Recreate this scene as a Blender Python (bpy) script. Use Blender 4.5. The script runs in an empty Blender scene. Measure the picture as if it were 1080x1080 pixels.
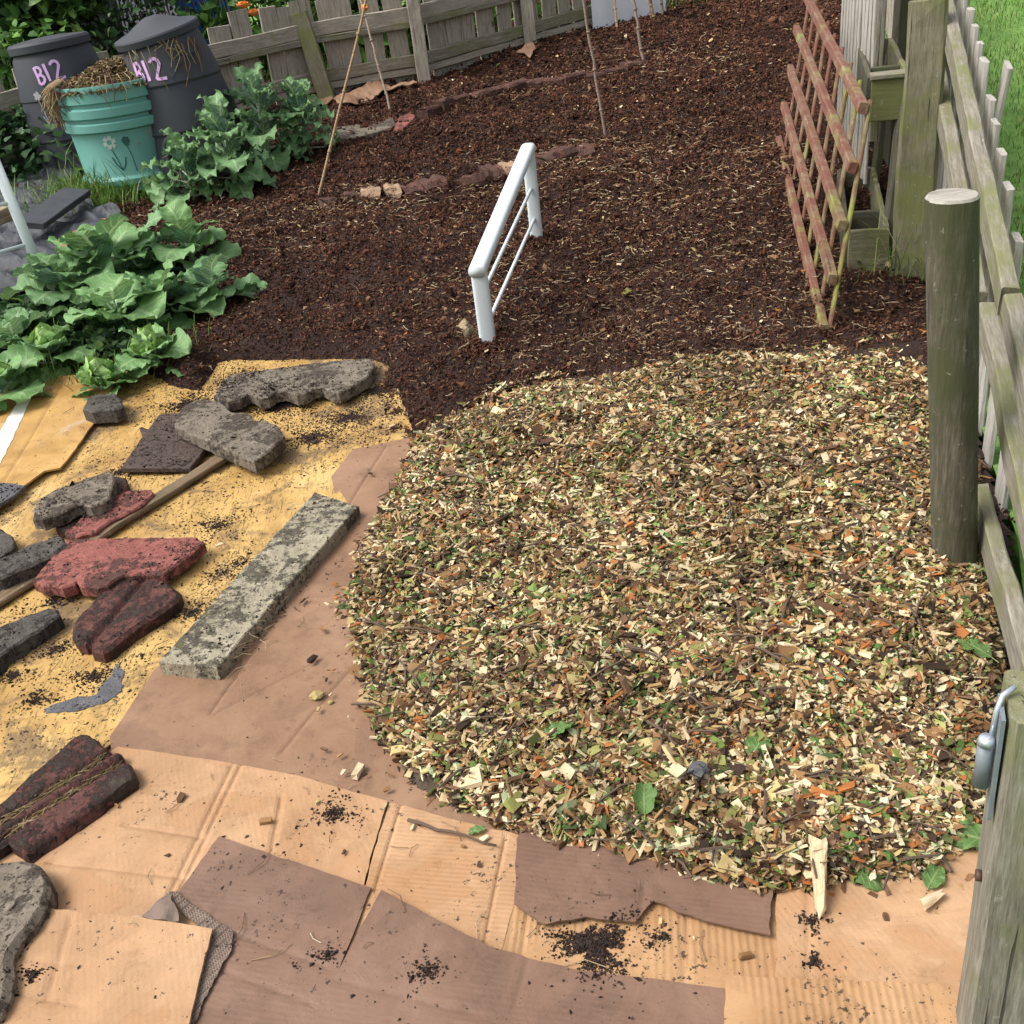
import bpy, bmesh, math, random
import numpy as np
from mathutils import Vector, Matrix, noise as mn
random.seed(7); rng = np.random.default_rng(7)
S = bpy.context.scene; C = S.collection; PI = math.pi

# ------------------------------------------------------------------ camera model
TH = math.radians(29.9); H = 1.6
_n = math.hypot(240, 1860); CA = 240/_n; CB = 1860/_n
def ray(px, py):
    x = (px-540)/1080; y = (540-py)/1080; c, s = math.cos(TH), math.sin(TH)
    r = x*CB+y*CA; u = -x*CA+y*CB
    return (r, c+u*s, -s+u*c)
def proj(p):
    c, s = math.cos(TH), math.sin(TH); X, Y, Z = p[0], p[1], p[2]-H
    f = Y*c-Z*s; u0 = Y*s+Z*c
    return (540+1080*(X*CB-u0*CA)/f, 540-1080*(X*CA+u0*CB)/f)
def P(px, py, z=0.0):
    d = ray(px, py); t = (z-H)/d[2]; return (d[0]*t, d[1]*t, z)
def Pt(px, py, pl):                       # hit the tilted plane z = z0 + gx(x-x0) + gy(y-y0)
    z0, gx, gy, x0, y0 = pl; d = ray(px, py)
    t = (z0-gx*x0-gy*y0-H)/(d[2]-gx*d[0]-gy*d[1]); return (d[0]*t, d[1]*t, H+d[2]*t)
def V(px, py, A, B):
    d = ray(px, py); nx, ny = B[1]-A[1], -(B[0]-A[0])
    t = (nx*A[0]+ny*A[1])/(nx*d[0]+ny*d[1]); return Vector((d[0]*t, d[1]*t, H+d[2]*t))
def RD(px, py, dist):
    d = ray(px, py); t = dist/math.hypot(d[0], d[1]); return Vector((d[0]*t, d[1]*t, H+d[2]*t))

# ------------------------------------------------------------------ noise and terrain
def h2(ix, iy, seed):
    n = np.sin(ix*127.1+iy*311.7+seed*74.7)*43758.5453
    return n-np.floor(n)
def vn(x, y, seed=0):
    x = np.asarray(x, float); y = np.asarray(y, float)
    ix, iy = np.floor(x), np.floor(y); fx, fy = x-ix, y-iy
    fx = fx*fx*(3-2*fx); fy = fy*fy*(3-2*fy)
    a = h2(ix, iy, seed); b = h2(ix+1, iy, seed); c = h2(ix, iy+1, seed); d = h2(ix+1, iy+1, seed)
    return (a*(1-fx)+b*fx)*(1-fy)+(c*(1-fx)+d*fx)*fy-.5
def fbm(x, y, s, seed=0, o=4, g=.5):
    r = 0; a = 1.0
    for k in range(o):
        r = r+a*vn(np.asarray(x)*s+k*17.3, np.asarray(y)*s-k*9.1, seed+k); a *= g; s *= 2.07
    return r
def ramp(y):
    y = np.asarray(y, float)
    f = lambda t: .1*np.logaddexp(0, t*3)/3
    return f(y-3.5)-f(y-12)
def inpoly(x, y, poly):
    x = np.asarray(x, float); y = np.asarray(y, float); ins = np.zeros(x.shape, bool)
    for i in range(len(poly)):
        x0, y0 = poly[i][:2]; x1, y1 = poly[i-1][:2]
        if y0 == y1: continue
        c = ((y0 > y) != (y1 > y)) & (x < (x1-x0)*(y-y0)/(y1-y0)+x0); ins ^= c
    return ins
def sdf(x, y, poly):
    x = np.asarray(x, float); y = np.asarray(y, float); d = np.full(x.shape, 1e9)
    for i in range(len(poly)):
        ax, ay = poly[i-1][:2]; bx, by = poly[i][:2]; vx, vy = bx-ax, by-ay
        t = np.clip(((x-ax)*vx+(y-ay)*vy)/(vx*vx+vy*vy+1e-12), 0, 1)
        d = np.minimum(d, np.hypot(x-ax-t*vx, y-ay-t*vy))
    return np.where(inpoly(x, y, poly), d, -d)
def pxpoly(pts, z=0.0): return [P(a, b, z)[:2] for a, b in pts]
BED = pxpoly([(150,408),(185,424),(215,430),(238,402),(300,396),(392,396),(411,404),(398,432),(396,468),(432,474),(470,460),(560,440),(760,420),(1000,420)]) + \
      [(1.75,3.4),(2.1,4.6),(3.6,9.0),(4.5,13),(-5,13),(-6,6.5),(-3.2,5.2),(-2.3,4.5)]
PILE = pxpoly([(436,474),(470,455),(540,432),(600,417),(700,406),(800,397),(900,386),(975,376),(1000,420),(1032,520),(1050,600),(1058,700),(1056,800),(1040,900),(985,938),(940,944),(870,955),(800,962),(740,950),(690,928),(620,915),(565,902),(520,878),(432,842),(397,792),(377,722),(367,640),(383,585),(412,528)])
def bed_h(x, y):
    d = sdf(x, y, BED); return .055*np.clip(d/.09, 0, 1)**.7*(d > 0)
def pile_h(x, y):
    d = sdf(x, y, PILE); return (.035+.075*(1-np.exp(-np.clip(d, 0, 9)/.25))+.06*fbm(x, y, 2.6, 91, 3)+.018*fbm(x, y, 11, 92, 2))*(np.clip(d/.05, 0, 1)**.6)*(d > 0)
def zt(x, y, rough=1.0):
    x = np.asarray(x, float); y = np.asarray(y, float); r = ramp(y); b = bed_h(x, y)
    return r+b+rough*(b/.055)*(.065*fbm(x, y, 1.7, 3, 3)+.034*fbm(x, y, 8, 8, 4, .6))
def ztf(x, y): return float(zt(np.array([x]), np.array([y]), .5)[0])
def G(px, py, off=0.0):
    d = ray(px, py); lo, hi = .5, 60.
    for _ in range(50):
        m = (lo+hi)/2
        if H+d[2]*m > float(ramp(d[1]*m))+.05*(d[1]*m > 3.75)+off: lo = m
        else: hi = m
    return Vector((d[0]*lo, d[1]*lo, H+d[2]*lo))

# ------------------------------------------------------------------ mesh helpers
def link(name, me, mat=None, parent=None, smooth=False, loc=None):
    if mat is not None and not me.materials: me.materials.append(mat)
    if smooth:
        me.shade_smooth()
        if smooth == 'angle': me.set_sharp_from_angle(angle=math.radians(32))
    else: me.shade_flat()
    o = bpy.data.objects.new(name, me); C.objects.link(o)
    if parent is not None: o.parent = parent
    return o
def np_mesh(name, v, f, uv=None):
    v = np.ascontiguousarray(v, np.float32); f = np.ascontiguousarray(f, np.int32); k = f.shape[1]
    me = bpy.data.meshes.new(name); me.vertices.add(len(v)); me.vertices.foreach_set('co', v.ravel())
    me.loops.add(f.size); me.loops.foreach_set('vertex_index', f.ravel())
    me.polygons.add(len(f)); me.polygons.foreach_set('loop_start', np.arange(0, f.size, k, dtype=np.int32))
    if uv is not None:
        l = me.uv_layers.new(name='UVMap'); l.data.foreach_set('uv', np.ascontiguousarray(uv[f.ravel()], np.float32).ravel())
    me.update(calc_edges=True); me.validate(); return me
def tag(o, label=None, cat=None, group=None, kind=None):
    if label: o['label'] = label
    if cat: o['category'] = cat
    if group: o['group'] = group
    if kind: o['kind'] = kind
    return o
def thing(name, loc, label, cat, group=None):
    o = bpy.data.objects.new(name, None); C.objects.link(o); o.location = loc; o.empty_display_size = .1
    return tag(o, label, cat, group)
class MB:                                  # collects geometry in world coordinates
    def __init__(s): s.v = []; s.f = []; s.uv = []
    def add(s, v, f, uv=None):
        b = len(s.v); s.v += [tuple(map(float, p)) for p in v]; s.f += [tuple(int(i)+b for i in q) for q in f]
        s.uv += ([tuple(map(float, q)) for q in uv] if uv is not None else [(0., 0.)]*len(v))
    def build(s, name, mat, parent=None, smooth=False):
        o = Vector(parent.location) if parent is not None else Vector((0, 0, 0))
        if parent is not None and parent.parent is not None: o = o+Vector(parent.parent.location)
        me = bpy.data.meshes.new(name); me.from_pydata([(a-o.x, b-o.y, c-o.z) for a, b, c in s.v], [], s.f)
        l = me.uv_layers.new(name='UVMap')
        for lp in me.loops: l.data[lp.index].uv = s.uv[lp.vertex_index]
        me.update(); return link(name, me, mat, parent, smooth)
def frame(d, up=(0, 0, 1)):
    x = Vector(d).normalized(); z = Vector(up)-x*Vector(up).dot(x)
    if z.length < 1e-4: z = Vector((1, 0, 0))-x*x.x
    z.normalize(); return x, z.cross(x), z
def board(name, p0, p1, w, t, mat, parent=None, up=(0, 0, 1), ch=.004, jit=.0015, n=None, w1=None):
    """board from p0 to p1 (centre line); w across (y), t along 'up' (z); local X is the grain"""
    p0 = Vector(p0); p1 = Vector(p1); L = (p1-p0).length; x, y, z = frame(p1-p0, up)
    n = n or max(2, int(L/.08)); v = []; f = []; w1 = w if w1 is None else w1
    sd = random.random()*99
    for i in range(n+1):
        u = i/n; ww = w+(w1-w)*u
        a, b = ww/2, t/2; pr = [(-a+ch, -b), (a-ch, -b), (a, -b+ch), (a, b-ch), (a-ch, b), (-a+ch, b), (-a, b-ch), (-a, -b+ch)]
        ox = mn.noise((u*L*3, sd, 0))*jit*2.5; oz = mn.noise((u*L*3, sd, 5))*jit*2.5
        for k, (yy, zz) in enumerate(pr):
            j = mn.noise((u*L*25, sd+k*3, 1))*jit*1.6
            e = (mn.noise((k*2.3, sd, 7))*jit*3 if i in (0, n) else 0)
            v.append((u*L+e, yy*(1+j*8)+ox, zz+j+oz))
    for i in range(n):
        for k in range(8):
            a = i*8+k; b = i*8+(k+1) % 8; f.append((a, b, b+8, a+8))
    f.append(tuple(reversed(range(8)))); f.append(tuple(range(n*8, n*8+8)))
    me = bpy.data.meshes.new(name); me.from_pydata(v, [], f); me.update()
    o = link(name, me, mat, parent)
    M = Matrix.Translation(p0) @ Matrix((x, y, z)).transposed().to_4x4()
    base = Vector((0, 0, 0)); q = parent
    while q is not None: base += Vector(q.location); q = q.parent
    o.matrix_local = Matrix.Translation(-base) @ M
    return o
def tube(mb, pts, r, seg=8, r1=None, caps=True, flat=1.0, se=1.0):
    pts = [Vector(p) for p in pts]; n = len(pts); r1 = r if r1 is None else r1; v = []; f = []; up = Vector((0, 0, 1))
    if abs((pts[-1]-pts[0]).normalized().z) > .9: up = Vector((0, 1, 0))
    for i, p in enumerate(pts):
        d = pts[min(i+1, n-1)]-pts[max(i-1, 0)]; x, y, z = frame(d, up); rr = r+(r1-r)*i/max(1, n-1)
        for k in range(seg):
            a = 2*PI*k/seg; ca, sa = math.cos(a), math.sin(a); ca = math.copysign(abs(ca)**se, ca); sa = math.copysign(abs(sa)**se, sa); v.append(p+y*ca*rr+z*sa*rr*flat)
    for i in range(n-1):
        for k in range(seg): f.append((i*seg+k, i*seg+(k+1) % seg, (i+1)*seg+(k+1) % seg, (i+1)*seg+k))
    if caps: f.append(tuple(reversed(range(seg)))); f.append(tuple(range((n-1)*seg, n*seg)))
    mb.add(v, f)
def wobble(p0, p1, n, amp, seed=0):
    p0 = Vector(p0); p1 = Vector(p1)
    return [p0.lerp(p1, i/n)+Vector((mn.noise((i*.7, seed, 0)), mn.noise((i*.7, seed, 4)), mn.noise((i*.7, seed, 8))))*amp for i in range(n+1)]
def resample(poly, step, jit, seed):
    out = []; n = len(poly)
    for i in range(n):
        a = Vector(poly[i][:2]); b = Vector(poly[(i+1) % n][:2]); L = (b-a).length; k = max(1, int(L/step)); nrm = Vector((b.y-a.y, a.x-b.x))/max(L, 1e-6)
        for j in range(k):
            p = a.lerp(b, j/k); e = mn.noise((p.x*28, p.y*28, seed))*jit*1.4+mn.noise((p.x*90, p.y*90, seed))*jit*.7; out.append(p+nrm*e)
    return out
def area(poly): return sum(poly[i-1][0]*poly[i][1]-poly[i][0]*poly[i-1][1] for i in range(len(poly)))/2
def chamf(poly, d):
    n = len(poly); out = []
    for i in range(n):
        a = (poly[i]-poly[i-1]); b = (poly[(i+1) % n]-poly[i]); a.normalize(); b.normalize()
        m = Vector((-(a.y+b.y), a.x+b.x)); l = m.length
        out.append(poly[i]+(m/l*d if l > .1 else Vector((0, 0))))
    return out
def plate(name, poly, zfn, thick, mat, parent=None, step=.02, jit=.002, chf=.0, cell=.03, topn=0.0, seed=0, smooth=False, extra=None, cuts=()):
    """solid sheet: outline poly (world xy), underside at zfn(x,y), top thick above it"""
    if area(poly) < 0: poly = poly[::-1]
    ring = resample(poly, step, jit, seed); bm = bmesh.new(); n = len(ring); rings = []
    prof = [(0, 0), (0, thick-chf), (chf, thick)] if chf > 0 else [(0, 0), (0, thick)]
    for d, z in prof:
        rr = chamf(ring, d) if d else ring; rings.append([bm.verts.new((p.x, p.y, z)) for p in rr])
    for a, b in zip(rings, rings[1:]):
        for i in range(n): bm.faces.new((a[i], a[(i+1) % n], b[(i+1) % n], b[i]))
    bm.faces.new(rings[-1]); bm.faces.new(rings[0][::-1])
    xs = [p.x for p in ring]; ys = [p.y for p in ring]
    for ax, lo, hi in ((0, min(xs), max(xs)), (1, min(ys), max(ys))):
        k = int((hi-lo)/cell)
        for i in range(1, k+1):
            c = lo+(hi-lo)*i/(k+1); co = [0, 0, 0]; co[ax] = c; no = [0, 0, 0]; no[ax] = 1
            bmesh.ops.bisect_plane(bm, geom=bm.verts[:]+bm.edges[:]+bm.faces[:], plane_co=co, plane_no=no)
    for (a, b, w) in cuts:
        dx, dy = b[0]-a[0], b[1]-a[1]; l = math.hypot(dx, dy); nx, ny = -dy/l, dx/l
        for q in (-2, -1, -.5, 0, .5, 1, 2):
            co = Vector((a[0]+nx*q*w, a[1]+ny*q*w, 0)); mx, my = (a[0]+b[0])/2, (a[1]+b[1])/2
            fs = [f for f in bm.faces if (Vector((mx, my))-f.calc_center_median().xy).length < l*.5+.03]
            es = list({e for f in fs for e in f.edges}); vs = list({v for f in fs for v in f.verts})
            bmesh.ops.bisect_plane(bm, geom=vs+es+fs, plane_co=co, plane_no=(nx, ny, 0))
    bm.verts.ensure_lookup_table()
    xy = np.array([(v.co.x, v.co.y) for v in bm.verts]); zb = zfn(xy[:, 0], xy[:, 1]); tn = topn*fbm(xy[:, 0], xy[:, 1], 22, seed+50, 3) if topn else np.zeros(len(xy))
    ex = extra(xy[:, 0], xy[:, 1]) if extra is not None else np.zeros(len(xy))
    for v, b, t, e in zip(bm.verts, zb, tn, ex):
        v.co.z = b+v.co.z+(t+e if v.co.z > thick*.5 else 0)
    if chf > .0025 and thick > .025:
        for v in bm.verts:
            q = Vector((v.co.x*38, v.co.y*38, v.co.z*55+seed)); k = .0020
            v.co.x += k*mn.noise(q)+.0014*mn.noise(q*2.7); v.co.y += k*mn.noise(q+Vector((31, 0, 0)))+.0014*mn.noise(q*2.7+Vector((7, 0, 0)))
            if mn.noise(q*.33+Vector((0, 50, 0))) > .38 and v.co.z-0 > 0: v.co.z -= .003
    bmesh.ops.triangulate(bm, faces=[f for f in bm.faces if len(f.verts) > 4])
    base = Vector(parent.location) if parent is not None else Vector((0, 0, 0))
    for v in bm.verts: v.co -= base
    me = bpy.data.meshes.new(name); bm.to_mesh(me); bm.free()
    return link(name, me, mat, parent, smooth)

# ------------------------------------------------------------------ materials
def mk(name):
    m = bpy.data.materials.new(name); m.use_nodes = True; nt = m.node_tree; b = nt.nodes['Principled BSDF']; return m, nt, b
def nd(nt, t, **k):
    n = nt.nodes.new(t)
    for a, v in k.items():
        if a in n.inputs.keys() if hasattr(n.inputs, 'keys') else False: n.inputs[a].default_value = v
        else: setattr(n, a, v)
    return n
def rampn(nt, stops, fac, interp='LINEAR'):
    r = nt.nodes.new('ShaderNodeValToRGB'); r.color_ramp.interpolation = interp; e = r.color_ramp.elements
    while len(e) > 1: e.remove(e[-1])
    e[0].position = stops[0][0]; e[0].color = (*stops[0][1], 1)
    for p, c in stops[1:]:
        q = e.new(p); q.color = (*c, 1)
    nt.links.new(fac, r.inputs[0]); return r.outputs[0]
def noisen(nt, vec, scale, detail=4, rough=.55, dist=0.0):
    n = nt.nodes.new('ShaderNodeTexNoise'); n.inputs['Scale'].default_value = scale; n.inputs['Detail'].default_value = detail
    n.inputs['Roughness'].default_value = rough; n.inputs['Distortion'].default_value = dist
    if vec is not None: nt.links.new(vec, n.inputs['Vector'])
    return n.outputs['Fac']
def coords(nt, scale=(1, 1, 1), rnd=True):
    t = nt.nodes.new('ShaderNodeTexCoord'); m = nt.nodes.new('ShaderNodeMapping'); m.inputs['Scale'].default_value = scale
    if rnd:
        oi = nt.nodes.new('ShaderNodeObjectInfo'); mu = nt.nodes.new('ShaderNodeVectorMath'); mu.operation = 'SCALE'; mu.inputs[0].default_value = (13, 17, 19)
        nt.links.new(oi.outputs['Random'], mu.inputs['Scale']); ad = nt.nodes.new('ShaderNodeVectorMath')
        nt.links.new(t.outputs['Object'], ad.inputs[0]); nt.links.new(mu.outputs[0], ad.inputs[1]); nt.links.new(ad.outputs[0], m.inputs[0])
    else: nt.links.new(t.outputs['Object'], m.inputs[0])
    return m.outputs[0]
def mixc(nt, fac, a, b, mode='MIX'):
    n = nt.nodes.new('ShaderNodeMix'); n.data_type = 'RGBA'; n.blend_type = mode
    for s, v in ((n.inputs[0], fac), (n.inputs[6], a), (n.inputs[7], b)):
        if isinstance(v, (int, float)): s.default_value = v
        elif isinstance(v, tuple): s.default_value = (*v, 1)
        else: nt.links.new(v, s)
    return n.outputs[2]
def mth(nt, op, a, b=None, c=None, clamp=False):
    n = nt.nodes.new('ShaderNodeMath'); n.operation = op; n.use_clamp = clamp
    for i, v in enumerate((a, b, c)):
        if v is None: continue
        if isinstance(v, (int, float)): n.inputs[i].default_value = v
        else: nt.links.new(v, n.inputs[i])
    return n.outputs[0]
def sstep(nt, x, lo, hi):
    n = nt.nodes.new('ShaderNodeMapRange'); n.interpolation_type = 'SMOOTHSTEP'; n.inputs[1].default_value = lo; n.inputs[2].default_value = hi
    nt.links.new(x, n.inputs[0]); return n.outputs[0]
def bumpn(nt, b, h, strength=.5, dist=.01):
    n = nt.nodes.new('ShaderNodeBump'); n.inputs['Strength'].default_value = strength; n.inputs['Distance'].default_value = dist
    nt.links.new(h, n.inputs['Height']); nt.links.new(n.outputs[0], b.inputs['Normal'])
def setv(nt, s, v):
    if isinstance(v, (int, float)): s.default_value = v
    elif isinstance(v, tuple): s.default_value = (*v, 1)
    else: nt.links.new(v, s)

def wood(name, dark, mid, light, green=None, gamt=0.0, red=None, crack=.6, gs=14, axis='x'):
    m, nt, b = mk(name); c = coords(nt, (1.2, gs, gs) if axis == 'x' else (gs, gs, 1.2)); c2 = coords(nt, (1, 1, 1))
    g = noisen(nt, c, 5, 6, .65, .3); fine = noisen(nt, c, 22, 3, .6)
    col = rampn(nt, [(.25, dark), (.5, mid), (.75, light)], g)
    col = mixc(nt, .35, col, rampn(nt, [(.3, dark), (.7, light)], fine), 'MIX')
    if red:
        msk = sstep(nt, noisen(nt, c2, 9, 5, .7), .36, .56); col = mixc(nt, mth(nt, 'MULTIPLY', msk, .85), col, mixc(nt, fine, tuple(x*.6 for x in red), red))
    if green: col = mixc(nt, mth(nt, 'MULTIPLY', sstep(nt, noisen(nt, c2, 5, 5, .65), .62-gamt*.4, .75-gamt*.25), .8), col, green)
    ck = sstep(nt, noisen(nt, coords(nt, (.8, 26, 26) if axis == 'x' else (26, 26, .8)), 3.2, 2, .5), .33, .28)
    col = mixc(nt, mth(nt, 'MULTIPLY', ck, crack), col, (.02, .018, .014))
    lich = sstep(nt, noisen(nt, c2, 45, 3, .6), .66, .72); col = mixc(nt, mth(nt, 'MULTIPLY', lich, .35), col, (.42, .42, .36))
    setv(nt, b.inputs['Base Color'], col); b.inputs['Roughness'].default_value = .85
    bumpn(nt, b, mth(nt, 'SUBTRACT', mth(nt, 'ADD', g, mth(nt, 'MULTIPLY', fine, .4)), ck), .55, .004); return m
def stone(name, cols, dirt, damt=.5, moss=None, mamt=0.0, rough=.85, sc=1.0):
    m, nt, b = mk(name); c = coords(nt); g = noisen(nt, c, 14*sc, 8, .7); f = noisen(nt, c, 120*sc, 4, .7)
    col = rampn(nt, [(.3, cols[0]), (.52, cols[1]), (.72, cols[2])], mth(nt, 'ADD', mth(nt, 'MULTIPLY', g, .7), mth(nt, 'MULTIPLY', f, .3)))
    d = sstep(nt, mth(nt, 'ADD', mth(nt, 'MULTIPLY', noisen(nt, c, 7*sc, 8, .75, .2), .55), mth(nt, 'MULTIPLY', noisen(nt, c, 38*sc, 6, .8), .45)), .62-damt*.24, .68-damt*.22)
    col = mixc(nt, mth(nt, 'MULTIPLY', d, .88), col, mixc(nt, f, tuple(x*.5 for x in dirt), tuple(x*1.4 for x in dirt)))
    if moss: col = mixc(nt, mth(nt, 'MULTIPLY', sstep(nt, noisen(nt, c, 7*sc, 6, .7), .68-mamt*.3, .78-mamt*.3), .7), col, moss)
    sp = sstep(nt, noisen(nt, c, 75*sc, 2, .5), .64, .68); col = mixc(nt, sp, col, tuple(x*.5 for x in dirt))
    setv(nt, b.inputs['Base Color'], col); setv(nt, b.inputs['Roughness'], mth(nt, 'SUBTRACT', rough, mth(nt, 'MULTIPLY', d, .15)))
    b.inputs['Specular IOR Level'].default_value = .3; bumpn(nt, b, mth(nt, 'ADD', mth(nt, 'ADD', g, mth(nt, 'MULTIPLY', f, .5)), mth(nt, 'MULTIPLY', d, .35)), 1.0, .009); return m
def card(name, cols, stain, specks=.4, spec_col=(.03, .02, .016), rib=0.0, ribdir=(1, 0), wet=.5, patch=None, patch_amt=0.0, fib=0.0, ribscale=170.):
    m, nt, b = mk(name); c = coords(nt, rnd=False); big = noisen(nt, c, 2.6, 5, .6, .4); fine = noisen(nt, c, 260, 3, .6)
    col = rampn(nt, [(.3, cols[0]), (.5, cols[1]), (.7, cols[2])], big)
    sn = noisen(nt, c, 4.5, 3, .5, .4); st = sstep(nt, sn, .565, .60); edge = mth(nt, 'MULTIPLY', sstep(nt, sn, .55, .565), mth(nt, 'SUBTRACT', 1.0, st)); col = mixc(nt, mth(nt, 'MULTIPLY', sstep(nt, noisen(nt, c, 8, 7, .75, .4), .42, .62), .28), col, tuple(x*.62 for x in cols[0]))
    col = mixc(nt, mth(nt, 'MULTIPLY', st, .45), col, stain); col = mixc(nt, mth(nt, 'MULTIPLY', edge, .18), col, tuple(x*.6 for x in stain))
    col = mixc(nt, mth(nt, 'MULTIPLY', fine, .22), col, tuple(x*.7 for x in cols[0]))
    if patch is not None:
        pm = sstep(nt, noisen(nt, c, 3.4, 10, .74, .5), .62-patch_amt*.2, .72-patch_amt*.2); col = mixc(nt, mth(nt, 'MULTIPLY', pm, .8), col, patch)
    if fib:
        fb = sstep(nt, noisen(nt, coords(nt, (60, 9, 9), False), 1.6, 4, .7, 1.5), .55, .62); col = mixc(nt, mth(nt, 'MULTIPLY', fb, fib), col, tuple(x*.38 for x in cols[0]))
    gr = sstep(nt, noisen(nt, c, 16, 8, .8, .3), .53, .68); col = mixc(nt, mth(nt, 'MULTIPLY', gr, .42), col, tuple(x*.55 for x in stain)); s1 = noisen(nt, c, 70, 4, .7); s0 = noisen(nt, c, 5, 4, .7)
    sp = sstep(nt, mth(nt, 'ADD', s1, mth(nt, 'MULTIPLY', s0, .55)), .985-specks*.12, 1.01-specks*.12)
    col = mixc(nt, mth(nt, 'MULTIPLY', sp, .9), col, spec_col)
    h = mth(nt, 'ADD', mth(nt, 'MULTIPLY', noisen(nt, c, 9, 7, .68, 1.2), .9), mth(nt, 'MULTIPLY', noisen(nt, c, 190, 3, .6), .10))
    if rib:
        w = nt.nodes.new('ShaderNodeTexWave'); w.inputs['Scale'].default_value = 1.0; w.inputs['Distortion'].default_value = .6; w.inputs['Detail'].default_value = 1
        mp = nt.nodes.new('ShaderNodeMapping'); mp.inputs['Rotation'].default_value = (0, 0, -math.atan2(ribdir[1], ribdir[0])); k = ribscale/3.1416/2; mp.inputs['Scale'].default_value = (k, k, k)
        nt.links.new(coords(nt, rnd=False), mp.inputs[0]); nt.links.new(mp.outputs[0], w.inputs[0])
        rm = sstep(nt, noisen(nt, c, 3.7, 3, .6), .42, .5) if rib < .9 else 1.0
        wv = mth(nt, 'MULTIPLY', w.outputs['Fac'], rm); h = mth(nt, 'ADD', h, mth(nt, 'MULTIPLY', wv, rib*.5))
        col = mixc(nt, mth(nt, 'MULTIPLY', mth(nt, 'SUBTRACT', 1.0, w.outputs['Fac']), mth(nt, 'MULTIPLY', rm, .3*rib)), col, tuple(x*.45 for x in cols[0]))
    setv(nt, b.inputs['Base Color'], col)
    setv(nt, b.inputs['Roughness'], mth(nt, 'SUBTRACT', .85-.3*wet, mth(nt, 'MULTIPLY', st, .22*wet)))
    b.inputs['Specular IOR Level'].default_value = .3
    bumpn(nt, b, h, .55, .007); return m
def islands(name, stops, rough=.8, tr=0.0, spread=.0, sat=None, bump=True):
    m, nt, b = mk(name); g = nt.nodes.new('ShaderNodeNewGeometry')
    col = rampn(nt, stops, g.outputs['Random Per Island'], 'CONSTANT' if not spread else 'LINEAR')
    n = noisen(nt, coords(nt, rnd=False), 55, 3, .6); n2 = noisen(nt, coords(nt, rnd=False), 2.3, 4, .65); col = mixc(nt, .55, col, mixc(nt, n, (.25, .22, .2), (1, 1, 1)), 'MULTIPLY'); col = mixc(nt, .55, col, mixc(nt, sstep(nt, n2, .40, .58), (.42, .37, .30), (1, 1, 1)), 'MULTIPLY')
    setv(nt, b.inputs['Base Color'], col); b.inputs['Roughness'].default_value = rough; b.inputs['Specular IOR Level'].default_value = .25
    if tr: b.inputs['Transmission Weight'].default_value = 0
    if tr:
        t = nt.nodes.new('ShaderNodeBsdfTranslucent'); nt.links.new(col, t.inputs[0]); mx = nt.nodes.new('ShaderNodeMixShader'); mx.inputs[0].default_value = tr
        nt.links.new(b.outputs[0], mx.inputs[1]); nt.links.new(t.outputs[0], mx.inputs[2]); nt.links.new(mx.outputs[0], nt.nodes['Material Output'].inputs[0])
    return m
def plain(name, col, rough=.5, var=.15, scale=12, metal=0.0, dirt=None, damt=.3, bump=.1, spec=.5):
    m, nt, b = mk(name); c = coords(nt); n = noisen(nt, c, scale, 5, .6)
    cc = mixc(nt, n, tuple(x*(1-var) for x in col), tuple(min(1, x*(1+var)) for x in col))
    if dirt: cc = mixc(nt, mth(nt, 'MULTIPLY', sstep(nt, noisen(nt, c, scale*1.7, 7, .75), .68-damt*.3, .78-damt*.2), .8), cc, dirt)
    setv(nt, b.inputs['Base Color'], cc); b.inputs['Roughness'].default_value = rough; b.inputs['Metallic'].default_value = metal; b.inputs['Specular IOR Level'].default_value = spec
    if bump: bumpn(nt, b, noisen(nt, c, scale*4, 4, .6), bump, .004)
    return m
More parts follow.
